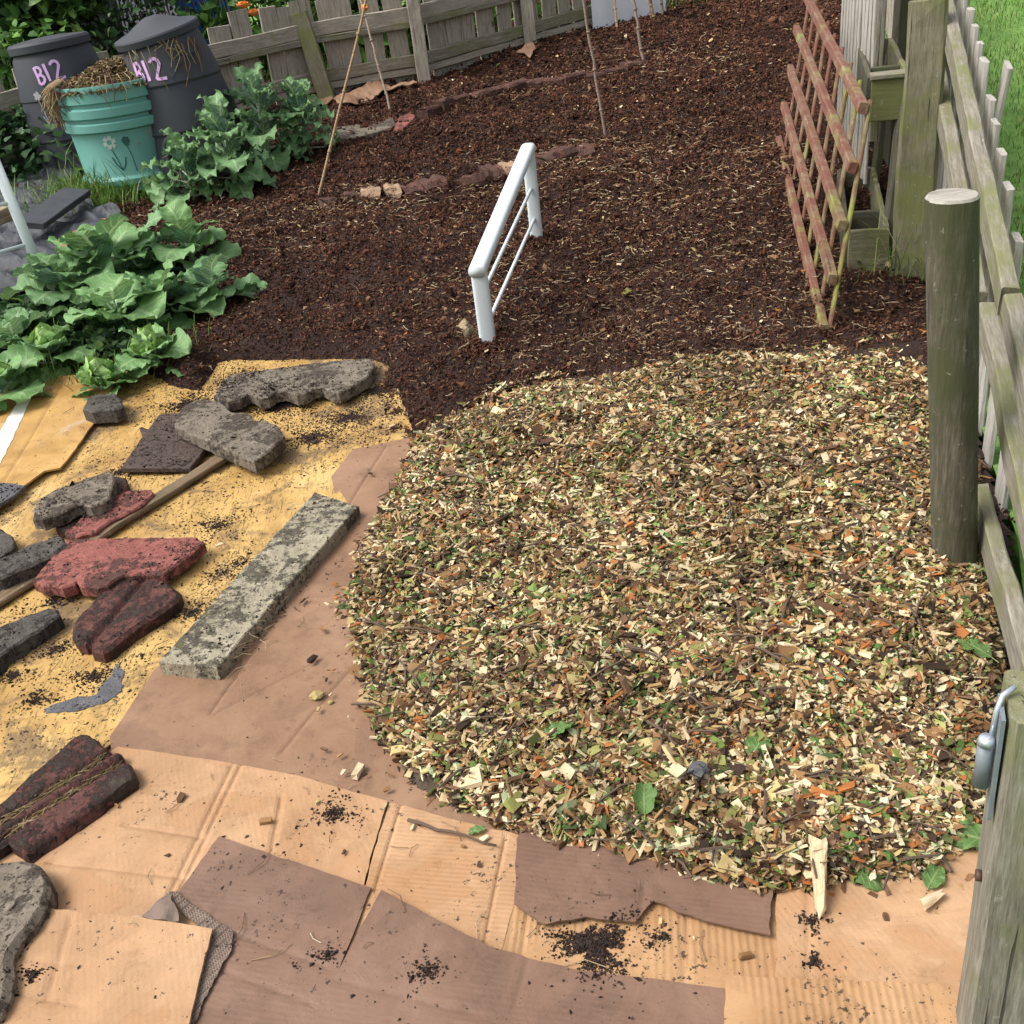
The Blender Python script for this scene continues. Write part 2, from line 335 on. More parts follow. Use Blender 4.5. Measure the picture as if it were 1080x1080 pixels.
def brassica(name, base, alt, vein, rough=.56, back=None):
    m, nt, b = mk(name); uv = nt.nodes.new('ShaderNodeUVMap'); sx = nt.nodes.new('ShaderNodeSeparateXYZ'); nt.links.new(uv.outputs[0], sx.inputs[0])
    u, v = sx.outputs[0], sx.outputs[1]; av = mth(nt, 'ABSOLUTE', v)
    mid = sstep(nt, av, .12, .05)
    q = mth(nt, 'FRACT', mth(nt, 'MULTIPLY', mth(nt, 'SUBTRACT', u, mth(nt, 'MULTIPLY', av, .28)), 6.0))
    side = mth(nt, 'MULTIPLY', sstep(nt, mth(nt, 'ABSOLUTE', mth(nt, 'SUBTRACT', q, .5)), .13, .03), sstep(nt, av, 1.0, .45))
    vo = nt.nodes.new('ShaderNodeTexVoronoi'); vo.feature = 'DISTANCE_TO_EDGE'; vo.inputs['Scale'].default_value = 60; nt.links.new(coords(nt), vo.inputs[0])
    net = mth(nt, 'MULTIPLY', sstep(nt, vo.outputs['Distance'], .09, .02), .25)
    g = nt.nodes.new('ShaderNodeNewGeometry'); c = coords(nt)
    col = mixc(nt, g.outputs['Random Per Island'], base, alt); col = mixc(nt, mth(nt, 'MULTIPLY', noisen(nt, c, 18, 4, .6), .5), col, tuple(x*.55 for x in base))
    vm = mth(nt, 'MAXIMUM', mid, mth(nt, 'MAXIMUM', mth(nt, 'MULTIPLY', side, .8), net), clamp=True); col = mixc(nt, mth(nt, 'MULTIPLY', vm, .85), col, vein)
    if back: col = mixc(nt, mth(nt, 'MULTIPLY', g.outputs['Backfacing'], .7), col, back)
    setv(nt, b.inputs['Base Color'], col); b.inputs['Roughness'].default_value = rough; b.inputs['Specular IOR Level'].default_value = .4
    bumpn(nt, b, mth(nt, 'SUBTRACT', noisen(nt, c, 40, 3, .5), vm), .4, .004)
    t = nt.nodes.new('ShaderNodeBsdfTranslucent'); nt.links.new(mixc(nt, .5, col, (.25, .42, .04)), t.inputs[0]); mx = nt.nodes.new('ShaderNodeMixShader'); mx.inputs[0].default_value = .22
    nt.links.new(b.outputs[0], mx.inputs[1]); nt.links.new(t.outputs[0], mx.inputs[2]); nt.links.new(mx.outputs[0], nt.nodes['Material Output'].inputs[0]); return m

M = {}
M['grey_wood'] = wood('weathered grey timber', (.11,.10,.08), (.30,.265,.21), (.50,.455,.38), (.19,.20,.10), .10)
M['pale_wood'] = wood('pale silvered timber', (.17,.155,.13), (.36,.34,.30), (.55,.53,.49), None, 0, crack=.5)
M['moss_wood'] = wood('mossy rail timber', (.065,.057,.04), (.19,.168,.128), (.38,.355,.30), (.14,.15,.055), .5, crack=.8)
M['green_wood'] = wood('green algae timber', (.055,.053,.03), (.15,.14,.085), (.27,.25,.175), (.13,.145,.04), .5, crack=.8)
M['dark_wood'] = wood('dark damp timber', (.03,.028,.018), (.075,.07,.045), (.13,.12,.085), (.07,.085,.03), .3)
M['log_wood'] = wood('round post timber', (.022,.019,.011), (.06,.052,.033), (.20,.178,.13), (.045,.05,.016), .6, axis='z')
M['end_grain'] = wood('end grain', (.12,.11,.085), (.30,.28,.24), (.45,.43,.38), None, 0, crack=.4, gs=4)
M['red_wood'] = wood('red stained timber', (.09,.05,.03), (.20,.13,.075), (.33,.25,.17), (.22,.24,.06), .22, red=(.19,.058,.038))
M['redgreen_wood'] = wood('red and algae timber', (.08,.06,.03), (.19,.15,.07), (.32,.28,.16), (.22,.25,.045), .42, red=(.15,.055,.035))
M['tan_wood'] = wood('damp tan batten', (.13,.09,.05), (.28,.21,.12), (.42,.34,.22), (.12,.10,.05), .3)
M['split_wood'] = wood('fresh split wood', (.30,.19,.10), (.52,.38,.22), (.72,.60,.42), None, 0, crack=.5)
M['batten_wood'] = wood('muddy batten', (.045,.028,.016), (.13,.085,.045), (.24,.17,.095), (.08,.07,.03), .35)
M['cane'] = wood('bamboo cane', (.16,.10,.05), (.33,.22,.12), (.46,.34,.21), None, 0, crack=.15, gs=20)
M['cane_grey'] = wood('weathered cane', (.11,.075,.055), (.22,.16,.12), (.34,.27,.22), None, 0, crack=.2, gs=20)
M['grey_stone'] = stone('grey cast concrete', ((.10,.082,.062), (.185,.155,.12), (.29,.25,.20)), (.04,.026,.018), .55)
M['pale_kerb'] = stone('pale mossy concrete', ((.17,.15,.105), (.32,.285,.205), (.46,.42,.32)), (.035,.028,.02), .56, (.12,.12,.045), .22)
M['dark_stone'] = stone('dark wet concrete', ((.035,.03,.026), (.075,.066,.056), (.14,.125,.105)), (.018,.014,.012), .5, rough=.6)
M['brown_tile'] = stone('dark brown tile', ((.04,.026,.022), (.075,.05,.042), (.12,.085,.07)), (.02,.013,.01), .4, rough=.55)
M['red_stone'] = stone('red pigmented concrete', ((.15,.050,.040), (.255,.088,.072), (.36,.15,.125)), (.05,.024,.018), .55)
M['dark_red_stone'] = stone('dark red soiled concrete', ((.05,.020,.016), (.10,.036,.028), (.17,.068,.052)), (.018,.014,.011), .62, (.07,.07,.03), .2, rough=.65)
M['brick'] = stone('old red brick', ((.12,.05,.036), (.21,.09,.07), (.31,.18,.145)), (.05,.025,.017), .82)
M['pale_brick'] = stone('buff brick', ((.20,.12,.075), (.33,.22,.14), (.44,.33,.22)), (.045,.026,.02), .35)
M['slate'] = stone('slate', ((.05,.05,.055), (.10,.10,.11), (.17,.165,.17)), (.03,.024,.02), .3, rough=.5)
M['yellow_card'] = card('wet yellow cardboard', ((.36,.215,.065), (.50,.32,.105), (.62,.43,.175)), (.33,.185,.055), .55, wet=.8, patch=(.12,.078,.045), patch_amt=.62, fib=.85)
M['yellow_clean'] = card('wet yellow cardboard smooth', ((.38,.22,.07), (.48,.29,.095), (.56,.37,.15)), (.30,.16,.035), .15, wet=.8, patch=(.42,.32,.24), patch_amt=.1, fib=.12)
M['brown_card'] = card('wet brown cardboard', ((.20,.112,.066), (.26,.152,.092), (.32,.195,.125)), (.17,.095,.06), .3, wet=.7)
M['orange_card'] = card('tan cardboard', ((.34,.195,.10), (.415,.25,.135), (.49,.315,.185)), (.36,.185,.085), .42, wet=.35, rib=.10, ribdir=(1, .3))
M['orange_rib'] = card('ribbed tan cardboard', ((.33,.18,.085), (.40,.235,.115), (.48,.305,.165)), (.30,.15,.06), .7, wet=.5, rib=.5, ribdir=(1, -.18), ribscale=150.)
M['orange_rib2'] = card('muddy imprinted tan cardboard', ((.35,.20,.10), (.42,.25,.135), (.49,.315,.18)), (.34,.17,.07), .5, wet=.4, rib=.28, ribdir=(.25, 1), ribscale=190.)
M['dark_card'] = card('dark wet cardboard', ((.14,.078,.052), (.185,.108,.073), (.235,.145,.102)), (.13,.076,.052), .4, wet=.65, patch=(.07,.05,.055), patch_amt=-.05, rib=.15, ribdir=(.3, 1))
M['corrugated'] = card('torn corrugated card', ((.12,.085,.068), (.19,.14,.11), (.26,.20,.16)), (.11,.07,.05), .5, wet=.5)
M['tape'] = plain('white tape', (.72,.70,.68), .3, .12, 60, bump=.3)
M['membrane'] = plain('black landscape fabric', (.045,.05,.06), .6, .5, 14, dirt=(.045,.036,.028), damt=.3, bump=.5, spec=.3)
M['white_paint'] = plain('white gloss paint', (.60,.66,.68), .45, .05, 14, dirt=(.40,.30,.20), damt=.12, bump=.12)
M['bin_black'] = plain('charcoal recycled plastic', (.046,.050,.060), .62, .12, 7, dirt=(.15,.13,.11), damt=.1, bump=.08, spec=.25)
M['hatch_shade'] = plain('painted cavity shade', (.02,.021,.025), .6, .2, 9)  # near-black colour stands for the shade inside the hatch
M['bin_green'] = plain('green recycled plastic', (.13,.33,.29), .4, .08, 6, dirt=(.10,.14,.10), damt=.08, bump=.06)
M['purple_paint'] = plain('lilac spray paint', (.58,.36,.66), .5, .1, 40)
M['pale_paint'] = plain('pale decal', (.42,.52,.48), .5, .3, 60)
M['deep_green'] = plain('deep green decal', (.022,.10,.085), .5, .2, 60)
M['grey_paint'] = plain('greyish decal', (.25,.26,.27), .5, .3, 60)
M['galv'] = plain('galvanised steel', (.20,.23,.26), .6, .3, 30, metal=.3, dirt=(.16,.14,.12), damt=.2, bump=.2)
M['galv_bright'] = plain('bright zinc wire', (.62,.68,.76), .3, .15, 30, metal=.7)
M['rust'] = plain('rusty steel', (.09,.05,.035), .7, .3, 60, metal=.3)
M['orange'] = plain('orange petals', (.95,.24,.02), .55, .15, 60)
M['peach'] = plain('peach petals', (.92,.36,.10), .55, .2, 60)
M['blue'] = plain('blue painted sheet', (.03,.17,.62), .4, .15, 8)
M['shed_white'] = plain('pale render', (.50,.51,.54), .7, .12, 8)
M['white_sheet'] = plain('white sheet', (.72,.76,.84), .55, .1, 6, dirt=(.34,.34,.34), damt=.1, bump=.3)
M['turquoise'] = plain('turquoise plastic', (.13,.45,.36), .4)
M['kale'] = brassica('kale leaf', (.075,.175,.135), (.18,.33,.27), (.60,.70,.58), back=(.14,.28,.07))
M['cabbage'] = brassica('cabbage leaf', (.075,.19,.12), (.17,.34,.235), (.60,.70,.52), back=(.17,.33,.08))
M['fallen'] = brassica('fallen leaf', (.05,.12,.035), (.12,.23,.06), (.22,.30,.11), rough=.5)
M['heart'] = brassica('cabbage heart leaf', (.22,.42,.09), (.36,.56,.18), (.50,.62,.32))
M['stem'] = plain('pale green stem', (.22,.34,.13), .5)
M['twig'] = plain('brown stem', (.09,.06,.04), .8, .3, 50)
M['chips'] = islands('fresh woodchip', [(0,(.60,.45,.25)),(.10,(.44,.28,.125)),(.18,(.78,.68,.44)),(.285,(.30,.165,.07)),(.40,(.13,.068,.034)),(.53,(.045,.027,.016)),(.69,(.43,.16,.045)),(.74,(.26,.27,.08)),(.785,(.10,.12,.035)),(.825,(.64,.52,.33)),(.88,(.22,.13,.075)),(.945,(.58,.47,.21))], .75)
M['pile_core'] = plain('dark pile core', (.06,.042,.028), .9, .4, 60, bump=.6)
M['shreds'] = islands('leafy shreds', [(0,(.12,.22,.05)),(.2,(.22,.34,.08)),(.36,(.06,.11,.03)),(.48,(.36,.46,.19)),(.60,(.14,.13,.04)),(.68,(.50,.57,.33)),(.80,(.46,.48,.16)),(.93,(.16,.085,.045))], .6, tr=.2)
M['crumbs'] = islands('compost crumbs', [(0,(.060,.023,.013)),(.28,(.092,.035,.019)),(.50,(.028,.012,.008)),(.66,(.130,.052,.029)),(.86,(.165,.076,.043)),(.96,(.26,.16,.095))], .9)
M['soilspecks'] = islands('soil crumbs', [(0,(.022,.014,.011)),(.5,(.040,.024,.018)),(.85,(.065,.035,.024))], .7)
M['fibres'] = islands('straw fibres', [(0,(.36,.25,.14)),(.38,(.20,.12,.07)),(.68,(.46,.36,.22)),(.9,(.60,.52,.36))], .8)
M['straw'] = islands('dry plant waste', [(0,(.34,.24,.12)),(.25,(.19,.11,.075)),(.45,(.42,.34,.17)),(.65,(.15,.065,.055)),(.8,(.28,.29,.10)),(.92,(.50,.42,.26))], .8)
M['laurel'] = islands('laurel leaves', [(0,(.05,.12,.03)),(.3,(.075,.17,.04)),(.6,(.12,.25,.055)),(.82,(.20,.36,.075)),(.94,(.32,.50,.11))], .4, tr=.2)
M['weed'] = islands('weed leaves', [(0,(.045,.105,.045)),(.4,(.07,.16,.06)),(.7,(.11,.21,.085)),(.9,(.19,.33,.08))], .5, tr=.2)
M['bright_leaf'] = islands('bright leaves', [(0,(.08,.20,.04)),(.4,(.13,.30,.055)),(.7,(.19,.40,.07)),(.9,(.06,.13,.04))], .5, tr=.25)
M['grassm'] = islands('grass blades', [(0,(.11,.24,.035)),(.35,(.17,.33,.055)),(.6,(.25,.42,.09)),(.82,(.36,.44,.15)),(.93,(.46,.44,.22))], .55, tr=.25)
M['core'] = plain('dark green twigs', (.022,.035,.014), .9, .4, 20)  # very dark green for the hedge core and its stems

def soilmat():
    m, nt, b = mk('dark compost'); c = coords(nt, rnd=False); a = noisen(nt, c, 1.3, 4, .6); f = noisen(nt, c, 90, 6, .75); g = noisen(nt, c, 24, 5, .7)
    col = rampn(nt, [(.3, (.022,.012,.010)), (.5, (.042,.022,.017)), (.68, (.075,.040,.028))], mth(nt, 'ADD', mth(nt, 'MULTIPLY', f, .7), mth(nt, 'MULTIPLY', a, .3)))
    setv(nt, b.inputs['Base Color'], col); b.inputs['Roughness'].default_value = .9; b.inputs['Specular IOR Level'].default_value = .3
    bumpn(nt, b, mth(nt, 'ADD', f, g), 1.0, .02); return m
def lawnmat():
    m, nt, b = mk('lawn'); c = coords(nt, rnd=False); f = noisen(nt, c, 30, 6, .75); g = noisen(nt, c, 1.5, 3, .6)
    col = rampn(nt, [(.3, (.06,.14,.025)), (.5, (.13,.27,.045)), (.7, (.27,.38,.11))], mth(nt, 'ADD', mth(nt, 'MULTIPLY', f, .6), mth(nt, 'MULTIPLY', g, .4)))
    setv(nt, b.inputs['Base Color'], col); b.inputs['Roughness'].default_value = .85; bumpn(nt, b, f, .8, .02); return m
M['soil'] = soilmat(); M['lawn'] = lawnmat()

# ------------------------------------------------------------------ ground
def grid_mesh(name, xs, ys, zf, mat, keep=None):
    X, Y = np.meshgrid(xs, ys); Z = zf(X, Y); v = np.stack([X, Y, Z], -1).reshape(-1, 3); nx, ny = len(xs), len(ys)
    i = (np.arange(ny-1)[:, None]*nx+np.arange(nx-1)[None, :]).ravel(); f = np.stack([i, i+1, i+1+nx, i+nx], -1)
    if keep is not None: f = f[keep(v[f].mean(1))]
    return link(name, np_mesh(name, v, f), mat, smooth=True)
FX = lambda y: 1.30+.305*(y-2.3)             # the right fence line
GN = Vector((.66, 1.0, 0))
def fxn(y): return np.where(y > 2.3, 1.34+.305*(y-2.3), 1.34+.44*(y-2.3))
ys = np.concatenate([np.arange(.2, 6.5, .016), np.arange(6.5, 12.6, .03)])
tag(grid_mesh('soil', np.arange(-5.2, 4.6, .022), ys, lambda X, Y: zt(X, Y)-.004+(bed_h(X, Y) > 0)*(.010*fbm(X, Y, 38, 21, 2)), M['soil'],
    keep=lambda c: (c[:, 0] < fxn(c[:, 1])-.0) & (c[:, 1] < 12.4)), kind='structure')
yy = np.concatenate([np.linspace(-30, 0, 10), np.linspace(.5, 14, 60), np.linspace(16, 160, 30)])
tag(grid_mesh('lawn', np.linspace(-120, 120, 241), yy, lambda X, Y: ramp(Y)-.03-.12*(X < 6)*(Y < 14)*(X < fxn(Y)+.0)*(X > -8), M['lawn']), kind='structure')
lx = np.linspace(0, 6, 61)
def strip_lawn():
    v = []; f = []; ysl = np.arange(.2, 14, .1)
    for y in ysl:
        for t in lx: v.append((float(fxn(np.array(y)))+.02+t, y, float(ramp(y))-.005+.02*float(vn(t*3, y*3, 5))))
    n = len(lx)
    for j in range(len(ysl)-1):
        for i in range(n-1): f.append((j*n+i, j*n+i+1, (j+1)*n+i+1, (j+1)*n+i))
    return np_mesh('grass_verge', np.array(v), np.array(f))
tag(link('grass_verge', strip_lawn(), M['lawn'], smooth=True), kind='structure')

def und(x, y): return ramp(y)+.004+.005*(fbm(x, y, 2.2, 41, 3)+.5)
# ------------------------------------------------------------------ vectorised scatter
def rotm(yaw, pitch, roll):
    cy, sy, cp, sp, cr, sr = np.cos(yaw), np.sin(yaw), np.cos(pitch), np.sin(pitch), np.cos(roll), np.sin(roll)
    R = np.empty((len(yaw), 3, 3))
    R[:, 0, 0] = cy*cp; R[:, 0, 1] = cy*sp*sr-sy*cr; R[:, 0, 2] = cy*sp*cr+sy*sr
    R[:, 1, 0] = sy*cp; R[:, 1, 1] = sy*sp*sr+cy*cr; R[:, 1, 2] = sy*sp*cr-cy*sr
    R[:, 2, 0] = -sp; R[:, 2, 1] = cp*sr; R[:, 2, 2] = cp*cr
    return R
BOXV = np.array([(-1,-1,-1),(1,-1,-1),(1,1,-1),(-1,1,-1),(-1,-1,1),(1,-1,1),(1,1,1),(-1,1,1)], float)*.5
BOXF = np.array([(3,2,1,0),(4,5,6,7),(0,1,5,4),(1,2,6,5),(2,3,7,6),(3,0,4,7)])
OCTV = np.array([(.5,0,0),(0,.5,0),(-.5,0,0),(0,-.5,0),(0,0,.5),(0,0,-.5)])
OCTF = np.array([(0,1,4),(1,2,4),(2,3,4),(3,0,4),(1,0,5),(2,1,5),(3,2,5),(0,3,5)])
def scat(name, tv, tf, pos, size, R, mat, jit=.12, smooth=False, uv=None):
    N = len(pos); k = len(tv); v = tv[None]*(1+0*pos[:, :1, None])
    v = v+rng.normal(0, jit, (N, k, 3)) if jit else v
    v = v*size[:, None, :]; v = np.einsum('nij,nkj->nki', R, v)+pos[:, None, :]
    f = (tf[None]+(np.arange(N)*k)[:, None, None]).reshape(-1, tf.shape[1])
    return link(name, np_mesh(name, v.reshape(-1, 3), f), mat, smooth=smooth)
def screen_keep(x, y, z, m=40):
    c, s = math.cos(TH), math.sin(TH); Z = z-H; f = y*c-Z*s; u0 = y*s+Z*c
    px = 540+1080*(x*CB-u0*CA)/np.maximum(f, .01); py = 540-1080*(x*CA+u0*CB)/np.maximum(f, .01)
    return (f > .2) & (px > -m-60) & (px < 1080+m+60) & (py > -m-60) & (py < 1080+m+60)

MEMB = [tuple(G(a, b)[:2]) for a, b in [(-80,215),(0,196),(76,184),(86,192),(70,208),(84,214),(92,222),(130,232),(118,250),(70,270),(60,300),(30,312),(0,332),(-60,360),(-160,330)]]
# compost crumbs: more of them near, coarser far
def crumbs():
    N = 760000; y = 2.6+9.6*rng.random(N)**1.8; x = -4.5+8.5*rng.random(N)
    k = (x < fxn(y)-.03) & ~inpoly(x, y, MEMB) & (sdf(x, y, BED) > -.03+.03*rng.random(N)) & (sdf(x, y, PILE) < .05)
    x, y = x[k], y[k]; z = zt(x, y); k = screen_keep(x, y, z); x, y, z = x[k], y[k], z[k]; N = len(x)
    s = (.0034+.0009*(y-3).clip(0, 7))*np.exp(rng.normal(0, .38, N).clip(-1, .9)); s *= 1+.7*(rng.random(N) < .04)
    sz = np.stack([s*rng.uniform(1, 2.6, N), s*rng.uniform(.8, 1.4, N), s*rng.uniform(.6, 1.1, N)], 1)
    R = rotm(rng.uniform(0, 6.28, N), rng.normal(0, .5, N), rng.uniform(0, 6.28, N))
    scat('compost_crumbs', OCTV, OCTF, np.stack([x, y, z+s*.35], 1), sz*1.25, R, M['crumbs'], .12).data.name
crumbs(); tag(bpy.data.objects['compost_crumbs'], 'dark brown crumbly compost spread over the garden beds', 'compost', kind='stuff')
def fibres():
    N = 44000; y = 2.9+8*rng.random(N)**1.6; x = -4.2+8*rng.random(N)
    dens = .15+1.5*np.exp(-((x-(.9+.0*y))/.8)**2)*(y < 6.6)+1.3*np.exp(-((y-(5.95+.16*x))/.38)**2)*(x < 1.3)+.9*fbm(x, y, 1.1, 61, 3)
    k = (x < fxn(y)-.05) & (sdf(x, y, BED) > 0) & (sdf(x, y, PILE) < -.02) & (rng.random(N) < dens*.8)
    x, y = x[k], y[k]; z = zt(x, y); N = len(x); L = np.exp(rng.normal(-4.0, .55, N))*(1+.08*(y-3)); w = rng.uniform(.0014, .0038, N)*(1+.12*(y-3))
    pts = np.array([(-.5, 0, 0), (-.17, .09, 0), (.17, -.04, 0), (.5, .07, 0)]); tv = []; 
    for p in pts:
        for d in ((0, .5), (.43, -.25), (-.43, -.25)): tv.append((p[0], p[1], 0, d[0], d[1]))
    tv = np.array(tv); jb = rng.normal(0, .07, (N, 4, 2)).repeat(3, 1)
    v = np.empty((N, 12, 3)); v[:, :, 0] = tv[None, :, 0]*L[:, None]; v[:, :, 1] = (tv[None, :, 1]+jb[:, :, 0])*L[:, None]+tv[None, :, 3]*w[:, None]; v[:, :, 2] = jb[:, :, 1]*.6*L[:, None]+tv[None, :, 4]*w[:, None]
    R = rotm(rng.uniform(0, 6.28, N), rng.normal(0, .28, N), np.zeros(N)); v = np.einsum('nij,nkj->nki', R, v)+np.stack([x, y, z+.013+.003*(y-3)], 1)[:, None]
    tf = []
    for i in range(3):
        for j in range(3): tf.append((i*3+j, i*3+(j+1) % 3, i*3+3+(j+1) % 3, i*3+3+j))
    tf = np.array(tf); f = (tf[None]+(np.arange(N)*12)[:, None, None]).reshape(-1, 4)
    tag(link('straw_fibres', np_mesh('straw_fibres', v.reshape(-1, 3), f), M['fibres']), 'pale straw and root fibres scattered over the dark compost', 'straw', kind='stuff')
    N = 4200; y = 3.3+7*rng.random(N)**1.6; x = -3.5+7*rng.random(N)
    k = (x < fxn(y)-.05) & (sdf(x, y, BED) > 0) & (sdf(x, y, PILE) < -.0) & (rng.random(N) < .2+.9*np.exp(-((x-.9)/.8)**2)); x, y = x[k], y[k]; N = len(x); s = np.exp(rng.normal(-5.25, .4, N))*(1+.05*(y-3))
    tag(scat('bark_flakes', BOXV, BOXF, np.stack([x, y, zt(x, y)+.012+.002*(y-3)], 1), np.stack([s*2, s*1.1, s*.35], 1), rotm(rng.uniform(0, 6.28, N), rng.normal(0, .4, N), rng.normal(0, .4, N)), M['chips'], .14), 'small bark and chip flakes strewn on the compost', 'bark', kind='stuff')
fibres()
def mounds():
    P_ = [(515,363,.07),(566,250,.07),(958,297,.11),(1008,572,.09),(872,350,.07),(640,148,.04),(332,212,.04),(414,122,.05),(679,67,.06),(50,303,.06)]; out = []
    for px, py, rr in P_:
        c = G(px, py); n = 650; a = rng.uniform(0, 6.28, n); q = rr*(.45+np.abs(rng.normal(0, .45, n))); x = c.x+q*np.cos(a); y = c.y+q*np.sin(a); z = (zt(x, y, .5) if py != 572 else ramp(y)+.09)+.035*np.exp(-(q/rr)**2)*rng.random(n); out.append(np.stack([x, y, z], 1))
    # loose clods
    n = 1500; y = 3.1+7*rng.random(n)**1.4; x = -3+6*rng.random(n); k = (x < fxn(y)-.1) & ~inpoly(x, y, MEMB) & (sdf(x, y, BED) > .02) & (sdf(x, y, PILE) < 0); x, y = x[k], y[k]
    for i in range(len(x)):
        m = rng.integers(12, 40); rr = rng.uniform(.012, .04); p = rng.normal(0, rr, (m, 3)); p[:, 2] = np.abs(p[:, 2])*.6; p += (x[i], y[i], 0); p[:, 2] += zt(p[:, 0], p[:, 1]); out.append(p)
    p = np.concatenate(out); n = len(p); s = np.exp(rng.normal(-5.0, .4, n)); s *= 1+.08*(p[:, 1]-3)
    tag(scat('compost_clods', OCTV, OCTF, p, np.stack([s*1.9, s*1.3, s], 1), rotm(rng.uniform(0, 6.28, n), rng.normal(0, .6, n), rng.uniform(0, 6, n)), M['crumbs'], .14), 'loose clods of dark compost heaped round posts and over the beds', 'compost', kind='stuff')
mounds()

# woodchip pile
def pile():
    X0 = min(p[0] for p in PILE)-.05; X1 = max(p[0] for p in PILE)+.05; Y0 = min(p[1] for p in PILE)-.05; Y1 = max(p[1] for p in PILE)+.05
    root = grid_mesh('woodchip_pile', np.arange(X0, X1, .02), np.arange(Y0, Y1, .02), lambda X, Y: ramp(Y)+bed_h(X, Y)*.0+pile_h(X, Y)*.92-.006+.006, M['pile_core'], keep=lambda c: sdf(c[:, 0], c[:, 1], PILE) > .01)
    tag(root, 'broad heap of fresh shredded woodchip and leaves beside the fence', 'woodchip', kind='stuff')
    def pts(N, lo=-.035, up=0.0):
        x = rng.uniform(X0, X1, N); y = Y0+(Y1-Y0)*rng.random(N)**1.25; d = sdf(x, y, PILE)+.075*fbm(x, y, 6, 33, 3); k = (d > 0) | ((d > lo) & (rng.random(N) < .22*np.exp(d/.02)))
        x, y, d = x[k], y[k], d[k]; z = ramp(y)+pile_h(x, y)+np.where(sdf(x, y, PILE) < .01, bed_h(x, y), 0)
        k = x < fxn(y)+.0; return x[k], y[k], z[k]
    x, y, z = pts(190000); N = len(x); s = np.exp(rng.normal(0, .5, N).clip(-1.2, 1.0))
    typ = rng.random(N); L = .0150*s; W = np.where(typ < .48, .0034, .0082)*s**.7; T = np.where(typ > .85, .0048, .0018)*s**.5; L = np.where(typ < .48, L*1.35, L*.86)
    z = z+rng.uniform(-.010, .015, N)
    R = rotm(rng.uniform(0, 6.28, N), rng.normal(0, .38, N), rng.normal(0, .55, N))
    o = scat('chip_layer', BOXV, BOXF, np.stack([x, y, z+.003], 1), np.stack([L, W, T], 1), R, M['chips'], .11); o.parent = root; tag(o, kind='stuff')
    x, y, z = pts(3200); N = len(x); s = np.exp(rng.normal(0, .3, N)); L = .034*s; typ = rng.random(N); W = np.where(typ < .6, .0055, .016)*s
    o = scat('long_chips', BOXV, BOXF, np.stack([x, y, z+.014], 1), np.stack([L, W, .0045*s], 1), rotm(rng.uniform(0, 6.28, N), rng.normal(0, .3, N), rng.normal(0, .4, N)), M['chips'], .1); o.parent = root; tag(o, kind='stuff')
    # leaf shreds
    g = []; gf = []
    for i in range(4):
        u = i/3; w = (.0, .42, .36, .0)[i]
        for sgn in (-1, 0, 1): g.append((u-.5, sgn*max(w, .03), .12*math.sin(u*PI)-.18*abs(sgn)*w))
    for i in range(3):
        for j in range(2): a = i*3+j; gf.append((a, a+1, a+4, a+3))
    x, y, z = pts(19000); N = len(x); s = np.exp(rng.normal(-4.05, .45, N).clip(-1.2-4.05, .75-4.05)); s[:520] *= 1.7
    o = scat('leaf_shreds', np.array(g), np.array(gf), np.stack([x, y, z+.013], 1), np.stack([s, s*.62, s*.8], 1), rotm(rng.uniform(0, 6.28, N), rng.normal(0, .35, N), rng.normal(0, .5, N)), M['shreds'], .05); o.parent = root; tag(o, kind='stuff')
    # twigs
    x, y, z = pts(900); mb = MB()
    for i in range(0, len(x)):
        a = random.uniform(0, 6.28); l = random.uniform(.02, .06); p = Vector((x[i], y[i], z[i]+.016)); d = Vector((math.cos(a), math.sin(a), random.uniform(-.2, .25)))*l
        tube(mb, [p-d, p+Vector((random.uniform(-.1, .1)*l, random.uniform(-.1, .1)*l, .2*l)), p+d], random.uniform(.0012, .0032), 5)
    o = mb.build('twigs', M['twig'], root); tag(o, kind='stuff')
    # strays on the cardboard
    N = 2600; x = rng.uniform(-.95, 1.0, N); y = rng.uniform(1.1, 3.2, N); d = sdf(x, y, PILE); k = (d < 0) & (rng.random(N) < .8*np.exp(d/.06)+.010) & (bed_h(x, y) == 0) & (x < fxn(y)-.05); x, y = x[k], y[k]; N = len(x); s = np.exp(rng.normal(-.25, .5, N))*.0095
    tag(scat('stray_chips', BOXV, BOXF, np.stack([x, y, (und(x, y)+.028)], 1), np.stack([s*1.3, s*.6, s*.35], 1), rotm(rng.uniform(0, 6.28, N), rng.normal(0, .08, N), rng.normal(0, .1, N)), M['chips'], .12), 'stray woodchips fallen on the cardboard around the heap', 'woodchip', kind='stuff')
pile()
